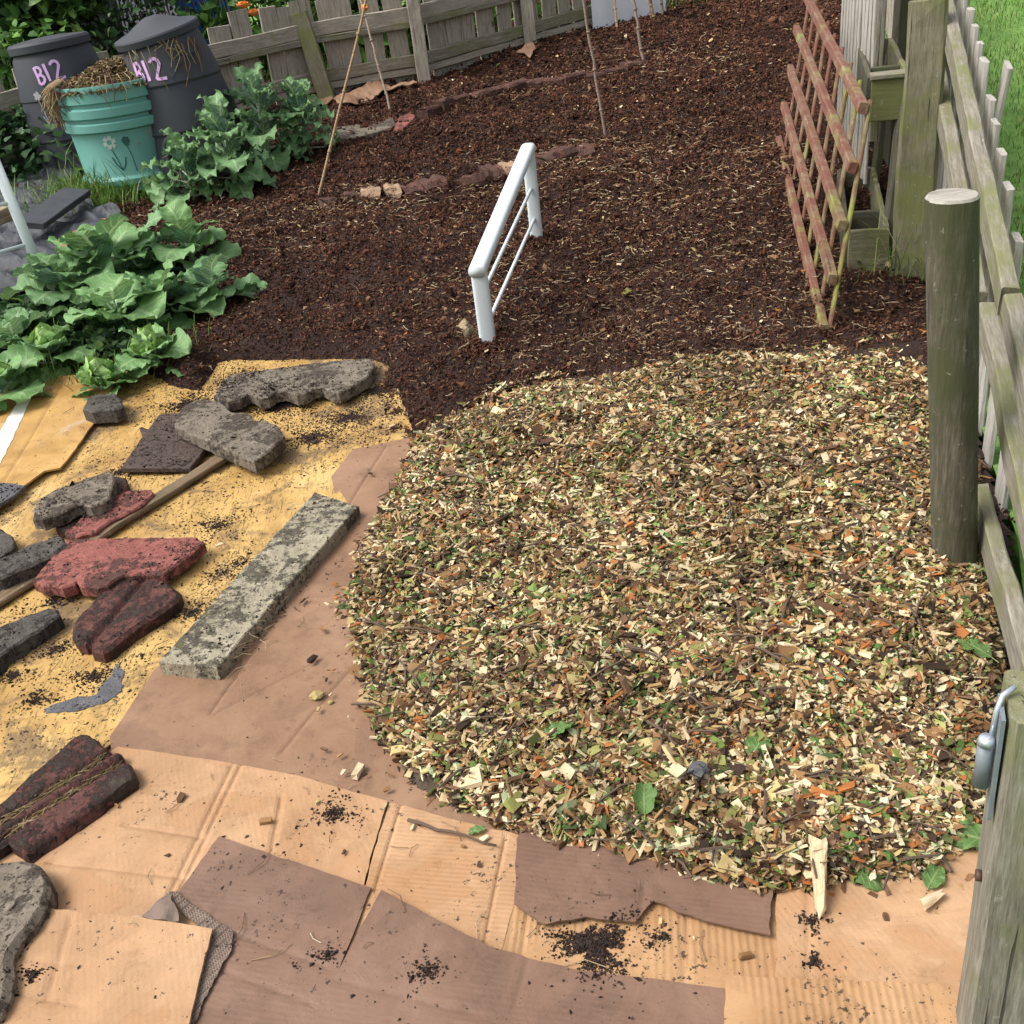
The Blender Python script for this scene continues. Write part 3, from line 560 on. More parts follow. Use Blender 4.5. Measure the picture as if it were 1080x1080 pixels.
#PART2
# ------------------------------------------------------------------ cardboard
CARDS = []
def und(x, y): return ramp(y)+.004+.005*(fbm(x, y, 2.2, 41, 3)+.5)
def seg_valley(x, y, lines, depth, w):
    r = 0
    for (a, b) in lines:
        ax, ay = P(*a)[:2]; bx, by = P(*b)[:2]; vx, vy = bx-ax, by-ay
        t = np.clip(((x-ax)*vx+(y-ay)*vy)/(vx*vx+vy*vy), 0, 1); d = np.hypot(x-ax-t*vx, y-ay-t*vy); r = r-depth*np.exp(-(d/w)**2)
    return r
def cardboard(px, layer, mat, label, name='cardboard_sheet', thick=.004, jit=.003, creases=(), cd=.003, cw=.008, crumple=.0015, cell=.02, group=None, curl=0.0, seed=0, step=.02, world=None):
    poly = pxpoly(px) if world is None else world; seed = seed or layer*7+len(px)
    def z(x, y):
        q = und(x, y)+layer*.0062+crumple*fbm(x, y, 9, seed, 3)
        if len(creases): q = q+seg_valley(x, y, creases, cd, cw)
        if curl: q = q+curl*np.exp(-np.abs(sdf(x, y, poly))/.05)*(.5+vn(x*7, y*7, seed))
        return q
    o = plate(name, poly, z, thick, mat, step=step, jit=jit, cell=cell, seed=seed, cuts=[(P(*a)[:2], P(*b)[:2], cw) for a, b in creases])
    CARDS.append((poly, z, thick)); return tag(o, label, 'cardboard', group or 'flattened cardboard sheets laid over the ground')
cardboard([(-150,560),(-60,480),(60,430),(152,402),(240,400),(412,396),(440,470),(400,520),(375,560),(240,740),(110,830),(-60,930),(-300,930)], 0, M['yellow_card'],
          'large soil-spattered yellow wet cardboard under the broken edging slabs', jit=.006, crumple=.004)
cardboard([(-60,860),(60,610),(148,514),(200,508),(270,509),(352,512),(372,545),(235,722),(120,792),(40,850),(-60,905)], 1, M['yellow_card'],
          'yellow wet sheet with dark raised upper edge left of the long kerb', jit=.003, crumple=.004, curl=.006, creases=[((-20,770),(140,745))])
y2 = cardboard([(-200,600),(-70,445),(-10,432),(46,423),(128,415),(133,420),(118,443),(104,463),(81,491),(68,506),(52,510),(37,521),(0,549),(-60,600)], 2, M['yellow_clean'],
          'smooth yellow sheet with a strip of white tape below the cabbages', thick=.007, curl=.012, creases=[((75,425),(-10,545)), ((10,430),(-80,540))])
cardboard([(452,468),(430,473),(374,484),(352,512),(357,545),(165,715),(118,785),(130,850),(450,900),(700,930),(720,600),(600,440)], 2, M['brown_card'],
          'smooth brown wet cardboard running along the woodchip heap', jit=.002, crumple=.004, creases=[((410,480),(225,760)), ((230,760),(345,700)), ((300,800),(400,680))], cd=.0035, cw=.006)
cardboard([(-80,900),(30,870),(128,797),(241,813),(331,832),(411,856),(398,898),(386,944),(440,985),(531,1012),(480,1130),(0,1160),(-200,1080)], 3, M['orange_card'],
          'big tan folded cardboard with crease lines in the foreground', jit=.002, creases=[((257,817),(190,957)), ((248,817),(180,960)), ((135,880),(216,892)), ((60,920),(195,935)), ((300,850),(290,905))], cd=.0042, cw=.006)
cardboard([(414,857),(470,871),(557,893),(547,950),(531,1013),(470,1030),(388,946),(400,898)], 3, M['orange_rib2'], 'tan sheet with muddy ribbed imprint touching the heap foot', jit=.003, creases=[((425,860),(398,950)), ((535,892),(512,1010))], cd=.004, cw=.004)
cardboard([(520,1042),(542,948),(820,948),(830,1075),(640,1085)], 3, M['orange_rib'], 'ribbed tan strip with a dark soil smear in the bottom middle', creases=[((560,960),(548,1040)), ((725,975),(722,1050))])
cardboard([(817,1064),(820,920),(1075,880),(1120,1090),(1010,1062)], 4, M['orange_card'], 'tan sheet with damp marks between the heap and the gate post', creases=[((852,930),(852,1060)), ((840,990),(1030,968))], cd=.0025)
cardboard([(548,900),(558,880),(740,900),(815,940),(812,1003),(760,992),(715,977),(690,965),(671,988),(620,984),(578,990),(571,988),(545,968)], 5, M['dark_card'],
          'dark brown wet flap poking out below the woodchip heap', jit=.004, curl=.004, creases=[((680,950),(676,980))])
cardboard([(235,894),(300,917),(350,933),(395,949),(376,1000),(340,1085),(320,1140),(190,1150),(236,1030),(250,999),(220,980),(191,957)], 4, M['dark_card'],
          'dark brown flap lying on the tan sheet beside the torn corner', jit=.002, creases=[((250,997),(352,1034)), ((235,1035),(330,1070))], cd=.0025)
cardboard([(406,954),(430,967),(517,1012),(560,1026),(618,1040),(690,1048),(766,1059),(772,1130),(300,1170),(345,1070)], 5, M['dark_card'],
          'long dark brown sheet along the bottom edge', jit=.002, creases=[((345,1045),(520,1090)), ((560,1025),(545,1080))], cd=.002)
cardboard([(766,1048),(900,1054),(1010,1058),(1040,1140),(760,1150)], 6, M['orange_rib'], 'ribbed tan strip at the bottom edge by the gate post')
cardboard([(-80,985),(8,977),(40,974),(100,981),(156,987),(232,999),(222,1040),(205,1110),(-60,1170),(-160,1080)], 6, M['orange_card'],
          'stiff tan flap with damp spots in the bottom left corner', thick=.006, curl=.005, creases=[((20,1028),(90,1035)), ((20,1065),(95,1078)), ((84,985),(60,1070))])
def torn():
    poly = pxpoly([(180,958),(192,955),(222,978),(252,998),(250,1018),(236,1042),(222,1070),(210,1100),(190,1105),(200,1040),(222,1000)])
    a = Vector(P(200,960)[:2]); b = Vector(P(245,1000)[:2]); d = (b-a).normalized(); base = 5*.0062
    o = plate('torn_corrugated_card', poly, lambda x, y: und(x, y)+base+.004*np.abs(np.sin(((x-a.x)*d.x+(y-a.y)*d.y)*PI/.0085)), .002, M['corrugated'], step=.01, jit=.003, cell=.0035)
    tag(o, 'torn strip of corrugated card showing its flutes beside the tan flap', 'cardboard')
    poly = pxpoly([(156,984),(172,970),(186,960),(193,975),(196,990),(176,989)])
    o = plate('crumpled_card_scrap', poly, lambda x, y: und(x, y)+.036+.012*fbm(x, y, 28, 5, 2)+.006, .003, M['corrugated'], step=.01, jit=.004, cell=.006)
    tag(o, 'small crumpled grey-brown card scrap by the torn corrugated strip', 'cardboard')
torn()
def ground_top(x, y):
    z = np.full(np.shape(x), -1.0)
    for poly, zf, t in CARDS: z = np.where(inpoly(x, y, poly), np.maximum(z, zf(x, y)+t), z)
    return np.maximum(z, und(x, y))
def tape():
    a0, a1, b0, b1 = (40,424),(49,423),(-14,498),(-2,496)
    poly = pxpoly([(38,427),(50,424),(11,492),(-12,530),(-32,530),(-7,490)])
    o = plate('tape_strip', poly, lambda x, y: CARDS[2][1](x, y)+.0078, .0012, M['tape'], step=.008, jit=.003, cell=.008)
    o.parent = y2; o['label'] = 'white tape stuck along the fold'
tape()
# soil and grit on the cardboard
def specks():
    YEL = CARDS[0][0]; D = 0
    N = 150000; x = rng.uniform(-2.6, 1.0, N); y = rng.uniform(1.0, 4.3, N)
    yel = inpoly(x, y, YEL) & ~inpoly(x, y, CARDS[2][0]) & ~inpoly(x, y, CARDS[3][0]) & ~inpoly(x, y, CARDS[4][0])
    cl = fbm(x, y, 4, 71, 4); p = np.where(yel, np.clip(.05+1.3*cl, .012, .8), np.clip(.008+.09*cl, .002, .08))
    spill = np.exp(-np.clip(-sdf(x, y, BED), 0, 9)/.10)*(x < -.1); p = np.maximum(p, np.where(yel, spill*1.2, 0))
    k = (rng.random(N) < p) & (bed_h(x, y) == 0) & (sdf(x, y, PILE) < .01); x, y = x[k], y[k]; N = len(x); s = np.exp(rng.normal(-6.15, .5, N).clip(-7.5, -5)); big = rng.random(N) < .02; s = np.where(big, s*2.0, s)
    tag(scat('soil_specks', OCTV, OCTF, np.stack([x, y, ground_top(x, y)+s*.15], 1), np.stack([s*2, s*1.3, s*.8], 1), rotm(rng.uniform(0, 6.28, N), rng.normal(0, .15, N), rng.uniform(0, .3, N)), M['soilspecks'], .15), 'dark soil crumbs scattered over the wet cardboard', 'soil', kind='stuff')
    # clods: smears of soil at marked places
    mb = []
    for cx, cy, r, n in [(628,1008,.04,1500),(355,868,.05,160),(640,1040,.05,60),(350,1020,.03,60),(45,1045,.02,60),(855,985,.02,70),(858,1030,.015,50),(270,660,.07,240),(100,720,.06,300),(300,440,.16,1500),(370,450,.14,900),(180,500,.1,500),(330,470,.12,900),(130,505,.08,300),(232,560,.1,300),(60,690,.08,200),(235,610,.06,200),(205,650,.06,300),(145,665,.06,350),(60,640,.06,200),(255,600,.05,120),(15,720,.05,150),(40,745,.05,150),(455,1040,.03,100),(700,1000,.03,50),(205,440,.12,1200),(260,415,.1,900),(400,425,.06,700)]:
        c = P(cx, cy); n = int(n*2.2); a = rng.uniform(0, 6.28, n); q = r*np.abs(rng.normal(0, .6, n))*(1+.5*np.sin(a*3+cx)+.3*np.sin(a*7+cy)); mb.append(np.stack([c[0]+q*np.cos(a)*1.3, c[1]+q*np.sin(a)], 1))
    xy = np.concatenate(mb); x, y = xy[:, 0], xy[:, 1]; N = len(x); s = np.exp(rng.normal(-6.0, .42, N).clip(-7.2, -5.1))
    tag(scat('soil_clods', OCTV, OCTF, np.stack([x, y, np.maximum(ground_top(x, y), zt(x, y))+s*.3], 1), np.stack([s*2, s*1.4, s*1.1], 1), rotm(rng.uniform(0, 6.28, N), rng.normal(0, .3, N), rng.uniform(0, 6, N)), M['soilspecks'], .16), 'clumps of dark damp soil dropped on the cardboard', 'soil', kind='stuff')
    # dry grass bits
    m = MB()
    for i in range(330):
        if i < 130: c = P(random.gauss(250, 22), random.gauss(665, 30)); z = .058
        elif i < 230: c = P(random.uniform(60, 330), random.uniform(450, 720)); z = None
        else: c = P(random.uniform(100, 800), random.uniform(800, 1060)); z = None
        if z is None:
            if i >= 230 and random.random() < .72: continue
            z = float(ground_top(np.array([c[0]]), np.array([c[1]]))[0])+.003
        a = random.uniform(0, 6.28); l = random.uniform(.01, .04); d = Vector((math.cos(a), math.sin(a), 0))*l; p = Vector((c[0], c[1], z))
        tube(m, [p-d, p+Vector((d.y, -d.x, 0))*.3+Vector((0, 0, .004)), p+d], .0009, 4)
    tag(m.build('dead_grass_bits', M['fibres']), 'short dead grass bits on the kerb and cardboard', 'dead grass', kind='stuff')
specks()
def stain(px, label, mat, name='damp_patch'):
    poly = pxpoly(px); o = plate(name, poly, lambda x, y: ground_top(x, y)-.0028, .0050, mat, step=.012, jit=.012, cell=.02); return tag(o, label, 'mud patch')
stain([(48,756),(80,742),(105,738),(128,704),(133,720),(128,742),(100,752),(70,755)], 'bluish black muddy patch on the yellow cardboard below the two-lobed stone', M['slate'], 'mud_patch')

# ------------------------------------------------------------------ slabs and stones
def slab(name, px, z0, thick, mat, label, cat='stone slab', group='broken edging slabs lying on the cardboard', gx=0, gy=0, at=None, chf=.005, jit=.0025, topn=.003, extra=None, cell=.02, lift=0.0):
    """px traces the TOP face; z0 = height of the top face above the cardboard at pixel 'at'"""
    cx = sum(p[0] for p in px)/len(px); cy = sum(p[1] for p in px)/len(px); at = at or (cx, cy)
    g = P(*at, z0); zz = z0+float(ramp(g[1]))+.008; g = P(*at, zz); pl = (zz, gx, gy, g[0], g[1])
    poly = [Pt(a, b, pl)[:2] for a, b in px]
    if area(poly) < 0: poly = poly[::-1]
    poly = [tuple(p) for p in chamf([Vector(p) for p in poly], -chf)]
    o = plate(name, poly, lambda x, y: zz+gx*(x-g[0])+gy*(y-g[1])-thick, thick, mat, step=.012, jit=jit, chf=chf, cell=cell, topn=topn, extra=extra, seed=int(cx) % 97)
    SLABS.append((poly, lambda x, y: zz+gx*(x-g[0])+gy*(y-g[1])))
    return tag(o, label, cat, group)
SLABS = []
slab('edging_slab', [(226,418),(233,404),(242,396),(272,391),(315,385),(350,381),(391,378),(394,385),(385,398),(366,409),(357,413),(349,412),(340,407),(330,409),(322,414),(313,416),(306,413),(300,411),(290,413),(282,418),(274,419),(267,415),(261,414),(252,420),(240,422)], .052, .045, M['grey_stone'],
     'long grey scalloped slab with soil on it at the compost edge', cell=.025)
slab('flat_tile', [(128,493),(148,464),(168,437),(196,435),(218,455),(217,472),(200,493)], .022, .018, M['brown_tile'], 'thin dark brown tile partly under the grey scalloped slab', 'tile', chf=.003, topn=.001)
slab('edging_slab', [(185,449),(190,434),(196,427),(206,422),(216,421),(226,423),(234,426),(239,431),(243,435),(256,435),(264,438),(268,444),(280,443),(292,449),(298,458),(296,463),(268,486)], .072, .046, M['grey_stone'], 'grey scalloped slab propped on the dark tile', gx=-.03)
def wedge():
    a = Vector(P(146,451,.055)); b = Vector(P(177,466,.045)); c = Vector(P(157,479,.03)); z = Vector((0,0,.03)); bk = Vector((.01,.05,0)); m = MB()
    t = [a, b, c]; u = [p+bk-z*.6 for p in t]; v = t+u; f = [(0,2,1),(3,4,5),(0,1,4,3),(1,2,5,4),(2,0,3,5)]; m.add(v, f); o = m.build('stone_fragment', M['brown_tile'])
    bm = bmesh.new(); bm.from_mesh(o.data); bmesh.ops.bevel(bm, geom=bm.edges[:], offset=.003, segments=1, affect='EDGES'); bmesh.ops.subdivide_edges(bm, edges=bm.edges[:], cuts=2, use_grid_fill=True)
    for w in bm.verts: w.co += Vector((mn.noise(w.co*60), mn.noise(w.co*60+Vector((9,0,0))), mn.noise(w.co*60+Vector((0,9,0)))))*.004
    bm.to_mesh(o.data); bm.free(); tag(o, 'small pointed dark shard standing on the brown tile', 'stone fragment', 'broken edging slabs lying on the cardboard')
wedge()
slab('brick_chunk', [(88,430),(94,419),(106,416),(120,415),(126,421),(129,428),(120,431),(98,433)], .056, .055, M['dark_stone'], 'small dark cube-like brick chunk by the cabbages', 'brick', chf=.006)
slab('edging_slab', [(60,556),(80,533),(100,510),(118,502),(131,504),(134,511),(120,530),(95,552),(75,561)], .038, .034, M['dark_red_stone'], 'dark red slab sandwiched beneath the grey stone', gx=.02)
slab('edging_slab', [(70,561),(92,541),(114,527),(136,517),(158,516),(161,520),(148,533),(128,543),(113,551),(100,560),(76,566)], .05, .04, M['red_stone'], 'narrow red slab with a broken dark end', topn=.004)
slab('edging_slab', [(36,545),(37,537),(43,525),(58,517),(80,508),(100,502),(114,498),(119,502),(117,512),(114,524),(108,530),(96,533),(88,531),(80,532),(70,538),(58,543),(45,547)], .088, .04, M['grey_stone'], 'grey wavy slab stacked on top of red slabs', gx=-.02, jit=.004)
def batten():
    for a, b in [((-25,650),(241,487))]:
        p0 = Vector(P(*a, .024)); p1 = Vector(P(*b, .024)); p0.z = .014+float(ramp(p0.y)); p1.z = .016+float(ramp(p1.y))+.006
        p0.z += .012; p1.z += .012
        tag(board('timber_batten', p0, p1, .055, .018, M['batten_wood'], jit=.004), 'thin brown wooden batten running under the red slabs', 'batten')
batten()
slab('edging_slab', [(36,611),(52,591),(70,569),(110,568),(160,567),(206,567),(213,572),(195,588),(172,605),(150,604),(130,606),(121,611),(113,617),(104,619),(94,617),(87,617),(81,612),(77,615),(66,619),(54,616),(46,617)], .064, .036, M['red_stone'], 'broad red scalloped slab lying flat over the batten', topn=.002)
slab('stone_block', [(-40,612),(-30,600),(0,590),(30,575),(57,566),(64,567),(68,574),(60,581),(30,596),(0,608)], .07, .055, M['dark_stone'], 'dark oblong block at the left edge, left of the broad red slab', 'stone block', chf=.008, topn=.005)
def twolobe():
    px = [(80,668),(80,656),(86,645),(112,622),(135,601),(141,600),(152,606),(160,608),(172,614),(186,625),(185,631),(160,648),(135,664),(116,680),(108,685),(99,682),(95,674),(90,676),(84,674)]
    a = Vector(P(92,684,.05)[:2]); b = Vector(P(156,606,.05)[:2]); d = (b-a).normalized()
    def ex(x, y):
        q = np.abs((x-a.x)*d.y-(y-a.y)*d.x); return -.016*np.exp(-(q/.012)**2)
    slab('edging_slab', px, .05, .05, M['dark_red_stone'], 'blackened two-lobed edging piece resting by the broad red slab', chf=.01, extra=ex, cell=.005, topn=.004)
twolobe()
slab('stone_block', [(-60,690),(-30,676),(0,662),(28,650),(53,642),(59,643),(61,648),(35,667),(0,689),(-30,712)], .055, .055, M['dark_stone'], 'blackish oblong block at the left edge, lowest of the left blocks', 'stone block', chf=.006, topn=.006)
slab('kerb_stone', [(168,697),(250,608),(332,519),(355,527),(377,534),(300,620),(228,703),(198,700)], .055, .052, M['pale_kerb'], 'long pale concrete kerb with moss and dead grass on top', 'kerb', jit=.0012, chf=.003, topn=.001)
def ribbed():
    px = [(-60,890),(0,845),(40,810),(78,777),(86,773),(94,774),(104,780),(108,786),(114,788),(123,791),(128,795),(130,801),(137,805),(142,812),(142,822),(80,866),(26,903),(8,888),(-20,905),(-40,915)]
    t = thing('ribbed_edging', P(60,850), 'thick red ribbed edging piece with grass stuck in its two grooves', 'edging stone', 'broken edging slabs lying on the cardboard')
    a = Vector(P(15,893,.055)[:2]); b = Vector(P(138,813,.055)[:2]); d = (b-a).normalized(); c0 = Vector(P(-8,858,.055)[:2]); W = abs((c0-a).cross(d) if hasattr(Vector((0,0)), 'cross') else 0)
    W = abs((c0.x-a.x)*d.y-(c0.y-a.y)*d.x)
    def q(x, y): return np.abs((x-a.x)*d.y-(y-a.y)*d.x)/W
    def ex(x, y): u = q(x, y); return -.022*np.exp(-((u-.36)/.085)**2)-.022*np.exp(-((u-.70)/.085)**2)
    g = P(60,850,.06); poly = [P(m, n, .06)[:2] for m, n in px]
    plate('stone_body', poly, lambda x, y: ramp(y)+.006, .056, M['dark_red_stone'], t, step=.01, jit=.002, chf=.008, cell=.0045, topn=.003, extra=ex)
    m = MB(); nrm = Vector((-d.y, d.x)); sgn = 1 if ((c0-a).dot(nrm)) > 0 else -1
    for u0 in (.36, .70):
        for i in range(120):
            p = a.lerp(b, random.uniform(.0, .95))+nrm*sgn*W*(u0+random.gauss(0, .045)); an = math.atan2(d.y, d.x)+random.gauss(0, .5); l = random.uniform(.008, .022); e = Vector((math.cos(an), math.sin(an), random.uniform(-.1, .25)))*l; p3 = Vector((p.x, p.y, .050+random.uniform(0, .006)))
            tube(m, [p3-e, p3+e], .0009, 4)
    m.build('dead_grass', M['straw'], t)
ribbed()
slab('edging_slab', [(-20,915),(0,911),(18,910),(34,914),(44,925),(46,938),(42,955),(30,973),(14,990),(6,1003),(4,1014),(6,1028),(2,1046),(-6,1066),(-40,1080),(-60,960)], .07, .055, M['grey_stone'], 'grey rounded scalloped slab at the bottom left edge', chf=.012, topn=.006)
slab('slate_piece', [(-40,506),(0,509),(14,510),(26,512),(15,522),(0,531),(-30,545)], .036, .012, M['slate'], 'thin dark slate piece on the taped cardboard at the left edge', 'slate', chf=.002, topn=.001)
slab('stone_block', [(-40,575),(-20,560),(0,558),(12,566),(14,576),(0,586),(-30,598)], .05, .045, M['dark_stone'], 'small black block at the left edge above the oblong block', 'stone block')
def slab_soil():
    out = []
    for i, (poly, zf) in enumerate(SLABS):
        xs = [p[0] for p in poly]; ys = [p[1] for p in poly]; n = 5200 if i == 0 else 1500; x = rng.uniform(min(xs), max(xs), n); y = rng.uniform(min(ys), max(ys), n)
        f = fbm(x, y, 9, 200+i, 4); u = (x-min(xs))/(max(xs)-min(xs)); p = np.clip(.0+1.5*f, .03, .8) if i else np.clip(.85-1.5*u+1.2*f, .06, 1)
        k = (sdf(x, y, poly) > .006) & (rng.random(n) < p); out.append(np.stack([x[k], y[k], zf(x[k], y[k])+.0015], 1))
    p = np.concatenate(out); n = len(p); s_ = np.exp(rng.normal(-5.9, .45, n))
    tag(scat('slab_soil', OCTV, OCTF, p, np.stack([s_*2, s_*1.4, s_], 1), rotm(rng.uniform(0, 6.28, n), rng.normal(0, .2, n), rng.uniform(0, 6, n)), M['soilspecks'], .15), 'dark soil crumbs lying on top of the edging slabs', 'soil', kind='stuff')
slab_soil()
def loose():
    for px, py, r, mat, lab in [(336,744,.014,M['chips'],'pale bark lump on the brown cardboard left of the heap'),(351,750,.007,M['chips'],'small pale chip beside the bark lump on brown cardboard'),(738,857,.017,M['slate'],'small dark grey stone lodged at the front of the heap'),(335,475,.010,M['brown_tile'],'tiny dark stone by the upper end of the kerb')]:
        c = Vector(P(px, py)); z = float(ground_top(np.array([c.x]), np.array([c.y]))[0]); 
        if py == 857: z = float(pile_h(np.array([c.x]), np.array([c.y]))[0])+.02
        bm = bmesh.new(); bmesh.ops.create_icosphere(bm, subdivisions=2, radius=r)
        for v in bm.verts: v.co *= 1+.5*mn.noise(v.co*90+Vector((px, 0, 0))); v.co.x *= 1.3; v.co.z *= .7; v.co += Vector((c.x, c.y, z+r*.5))
        me = bpy.data.meshes.new('pebble'); bm.to_mesh(me); bm.free(); tag(link('pebble', me, mat), lab, 'pebble')
loose()
# far flat slab and its red brick by the kale
def far_slab():
    def pg(px, z): return [tuple(G(a, b, z)[:2]) for a, b in px]
    for nm, px, mat, lab, cat in [('concrete_slab', [(340,146),(352,131),(385,126),(414,121),(418,128),(405,134),(370,142)], M['grey_stone'], 'flat grey concrete slab sunk in the soil behind the kale', 'stone slab'),
                                  ('red_brick', [(414,134),(420,120),(431,116),(438,118),(434,124),(424,133)], M['red_stone'], 'bright red brick at the end of the grey slab', 'brick')]:
        poly = pg(px, .05); z = float(ramp(G(380,130).y))+.07
        tag(plate(nm, poly, lambda x, y: ramp(y)+.03, .05, mat, step=.04, jit=.004, chf=.005, cell=.1, topn=.004), lab, cat)
far_slab()
# half buried edging bricks
def bricks():
    rows = [([(448,119),(474,106),(500,99),(528,92),(552,86),(575,84),(600,82),(640,76),(676,68)], 12, 'bricks of the far bed edging', 'far'),
            ([(338,216),(372,208),(400,203),(430,199),(465,192),(500,185),(535,178),(570,170),(600,160),(622,156)], 14, 'bricks of the near bed edging', 'near')]
    words = ['leftmost', 'second', 'third', 'fourth', 'fifth', 'sixth', 'seventh', 'eighth', 'ninth', 'tenth', 'eleventh', 'twelfth', 'thirteenth', 'rightmost']
    for pts, n, grp, nm in rows:
        W = [G(a, b, .03) for a, b in pts]; L = [0]
        for a, b in zip(W, W[1:]): L.append(L[-1]+(b-a).length)
        for i in range(n):
            s = L[-1]*(i+.5)/n; k = max(j for j in range(len(L)-1) if L[j] <= s); p = W[k].lerp(W[k+1], (s-L[k])/(L[k+1]-L[k])); d = (W[k+1]-W[k]).normalized()
            if nm == 'near' and i in (6,): continue
            l = .225 if nm == 'far' else .13; l *= random.uniform(.6, 1.); hz = ztf(p.x, p.y)
            e = random.uniform(-.002, .020) if nm == 'far' else random.uniform(-.006, .022); d = Vector((d.x+random.gauss(0,.12), d.y+random.gauss(0,.12), 0)).normalized(); q = Vector((p.x, p.y, hz-.03+e+.018)); d.z = random.uniform(-.06, .06)
            o = board('edging_brick', q-d*l/2, q+d*l/2, .16 if nm == 'near' else .10, .09, M['pale_brick'] if (nm == 'near' and i in (2, 3, 9)) else M['brick'], ch=.03 if nm == 'near' else .014, jit=.012 if nm == 'near' else .007, n=4, up=(random.uniform(-.1, .1), random.uniform(-.1, .1), 1))
            w = words[i] if i < n-1 else 'rightmost'
            tag(o, f'{w} brick from the left in the {"far brick row below the back fence" if nm == "far" else "near half-buried brick row behind the white rail"}', 'brick', grp)
bricks()

# ------------------------------------------------------------------ white rails
def hoop():
    A = G(515,363); B = G(566,250); A.z -= .03; B.z -= .03
    def zat(p, py):
        lo, hi = p.z, p.z+3
        for _ in range(40):
            m = (lo+hi)/2
            if proj((p.x, p.y, m))[1] > py: lo = m
            else: hi = m
        return lo
    t = thing('white_bed_rail', A, 'white tubular guard rail with two thin bars standing in the compost', 'guard rail', 'white guard rails')
    At = Vector((A.x, A.y, zat(A, 283))); Bt = Vector((B.x, B.y, zat(B, 157))); d = (Bt-At).normalized()
    for p, q, r in ((A, At, .035), (B, Bt, .033)): m = MB(); tube(m, [p, p.lerp(q, .5), q], r*.96, 20, flat=.62, se=.6); m.build('leg', M['white_paint'], t, 'angle')
    m = MB(); n = 14; pts = [At-d*.032]+[At.lerp(Bt, i/n) for i in range(n+1)]+[Bt+d*.02+Vector((0,0,-.004))]; tube(m, pts, .035, 20, flat=.72, se=.7); m.build('top_rail', M['white_paint'], t, True)
    for ya, yb in ((311,198),(345,230)):
        a = Vector((A.x, A.y, zat(A, ya))); b = Vector((B.x, B.y, zat(B, yb))); m = MB(); tube(m, [a, b], .0085, 8); m.build('thin_bar', M['white_paint'], t, True)
    A = G(50,303); A.z -= .03; top = RD(-14,150,A.xy.length+.10); B = A+Vector((-1.05,-.42,0)); B.z = ztf(B.x, B.y)-.03; Bt = top+(B-A)
    t = thing('white_bed_rail', A, 'white guard rail cut by the left edge beside the cabbages', 'guard rail', 'white guard rails')
    for p, q in ((A, top), (B, Bt)): m = MB(); tube(m, [p, p.lerp(q, .5), q], .028, 16, flat=.6); m.build('leg', M['white_paint'], t, True)
    m = MB(); tube(m, [top, Bt], .03, 16); m.build('top_rail', M['white_paint'], t, True)
    for f in (.28, .56):
        m = MB(); tube(m, [A.lerp(top, f+.06), B.lerp(Bt, f+.06)], .009, 8); m.build('thin_bar', M['white_paint'], t, True)
hoop()
# ------------------------------------------------------------------ canes
def canes():
    L = [((332,212),(388,-6),6.25,1.5,M['cane'],'long tan bamboo cane leaning right beside the kale','c1'),((414,122),(384,14),8.3,1.25,M['cane_grey'],'thin grey cane crossing the tan one before the fence','c2'),
         ((640,148),(615,0),6.7,1.4,M['cane_grey'],'tall grey cane standing right of the white rail','c3'),((679,67),(668,-4),8.6,1.5,M['cane_grey'],'brown cane at the right end of the far bricks','c4'),
         ((651,33),(647,-8),9.9,1.7,M['cane'],'short dark cane in front of the white sheet','c5'),((692,24),(683,-8),9.9,1.8,M['cane'],'slanting cane at the right end of the white sheet','c6'),((700,17),(696,-8),10.2,1.8,M['cane_grey'],'rightmost upright cane near the top edge','c7'),((688,22),(685,-10),9.95,1.8,M['cane_grey'],'thin straight cane just left of the rightmost one','c8')]
    for b, tp, dist, ext, mat, lab, _ in L:
        p = G(*b); p.z = ztf(p.x, p.y)-.04; q = RD(*tp, dist); q = p+(q-p)*(1+(ext-1)*.5)
        n = 10; t = thing('bamboo_cane', p, lab, 'cane', 'canes stuck in the soil'); r = .0085 if mat is M['cane'] else .0095
        if b[1] < 70: r = .013
        m = MB(); tube(m, wobble(p, q, n, .012, b[0]), r, 8, r*.75); m.build('cane_stem', mat, t, True)
        for f in (.22, .45, .66, .86): m = MB(); c = p.lerp(q, f); d = (q-p).normalized(); tube(m, [c-d*.006, c+d*.006], r*1.25, 8); m.build('node', mat, t, True)
    p = RD(385,8,6.28); bm = bmesh.new(); bmesh.ops.create_uvsphere(bm, u_segments=10, v_segments=8, radius=.022)
    for v in bm.verts: v.co = v.co*(1+.4*mn.noise(v.co*80)); v.co.z *= .8; v.co += p
    me = bpy.data.meshes.new('cane_topper'); bm.to_mesh(me); bm.free(); tag(link('cane_topper', me, M['orange']), 'small orange cap tied where the two canes cross', 'cane cap')
    # dead climbing stem against the fence
    m = MB(); b = G(524,62); tube(m, wobble(b, RD(512,-10,9.3), 10, .05, 3), .014, 6, .006)
    for i in range(10):
        c = b.lerp(RD(512,-10,9.3), .3+.065*i); tube(m, [c, c+Vector((random.choice((-1,1))*random.uniform(.05,.2), 0, random.uniform(-.05,.08)))], .004, 4)
    tag(m.build('dead_stem', M['twig'], None, True), 'bare dark dead stem rising against the back fence', 'dead stem')
canes()

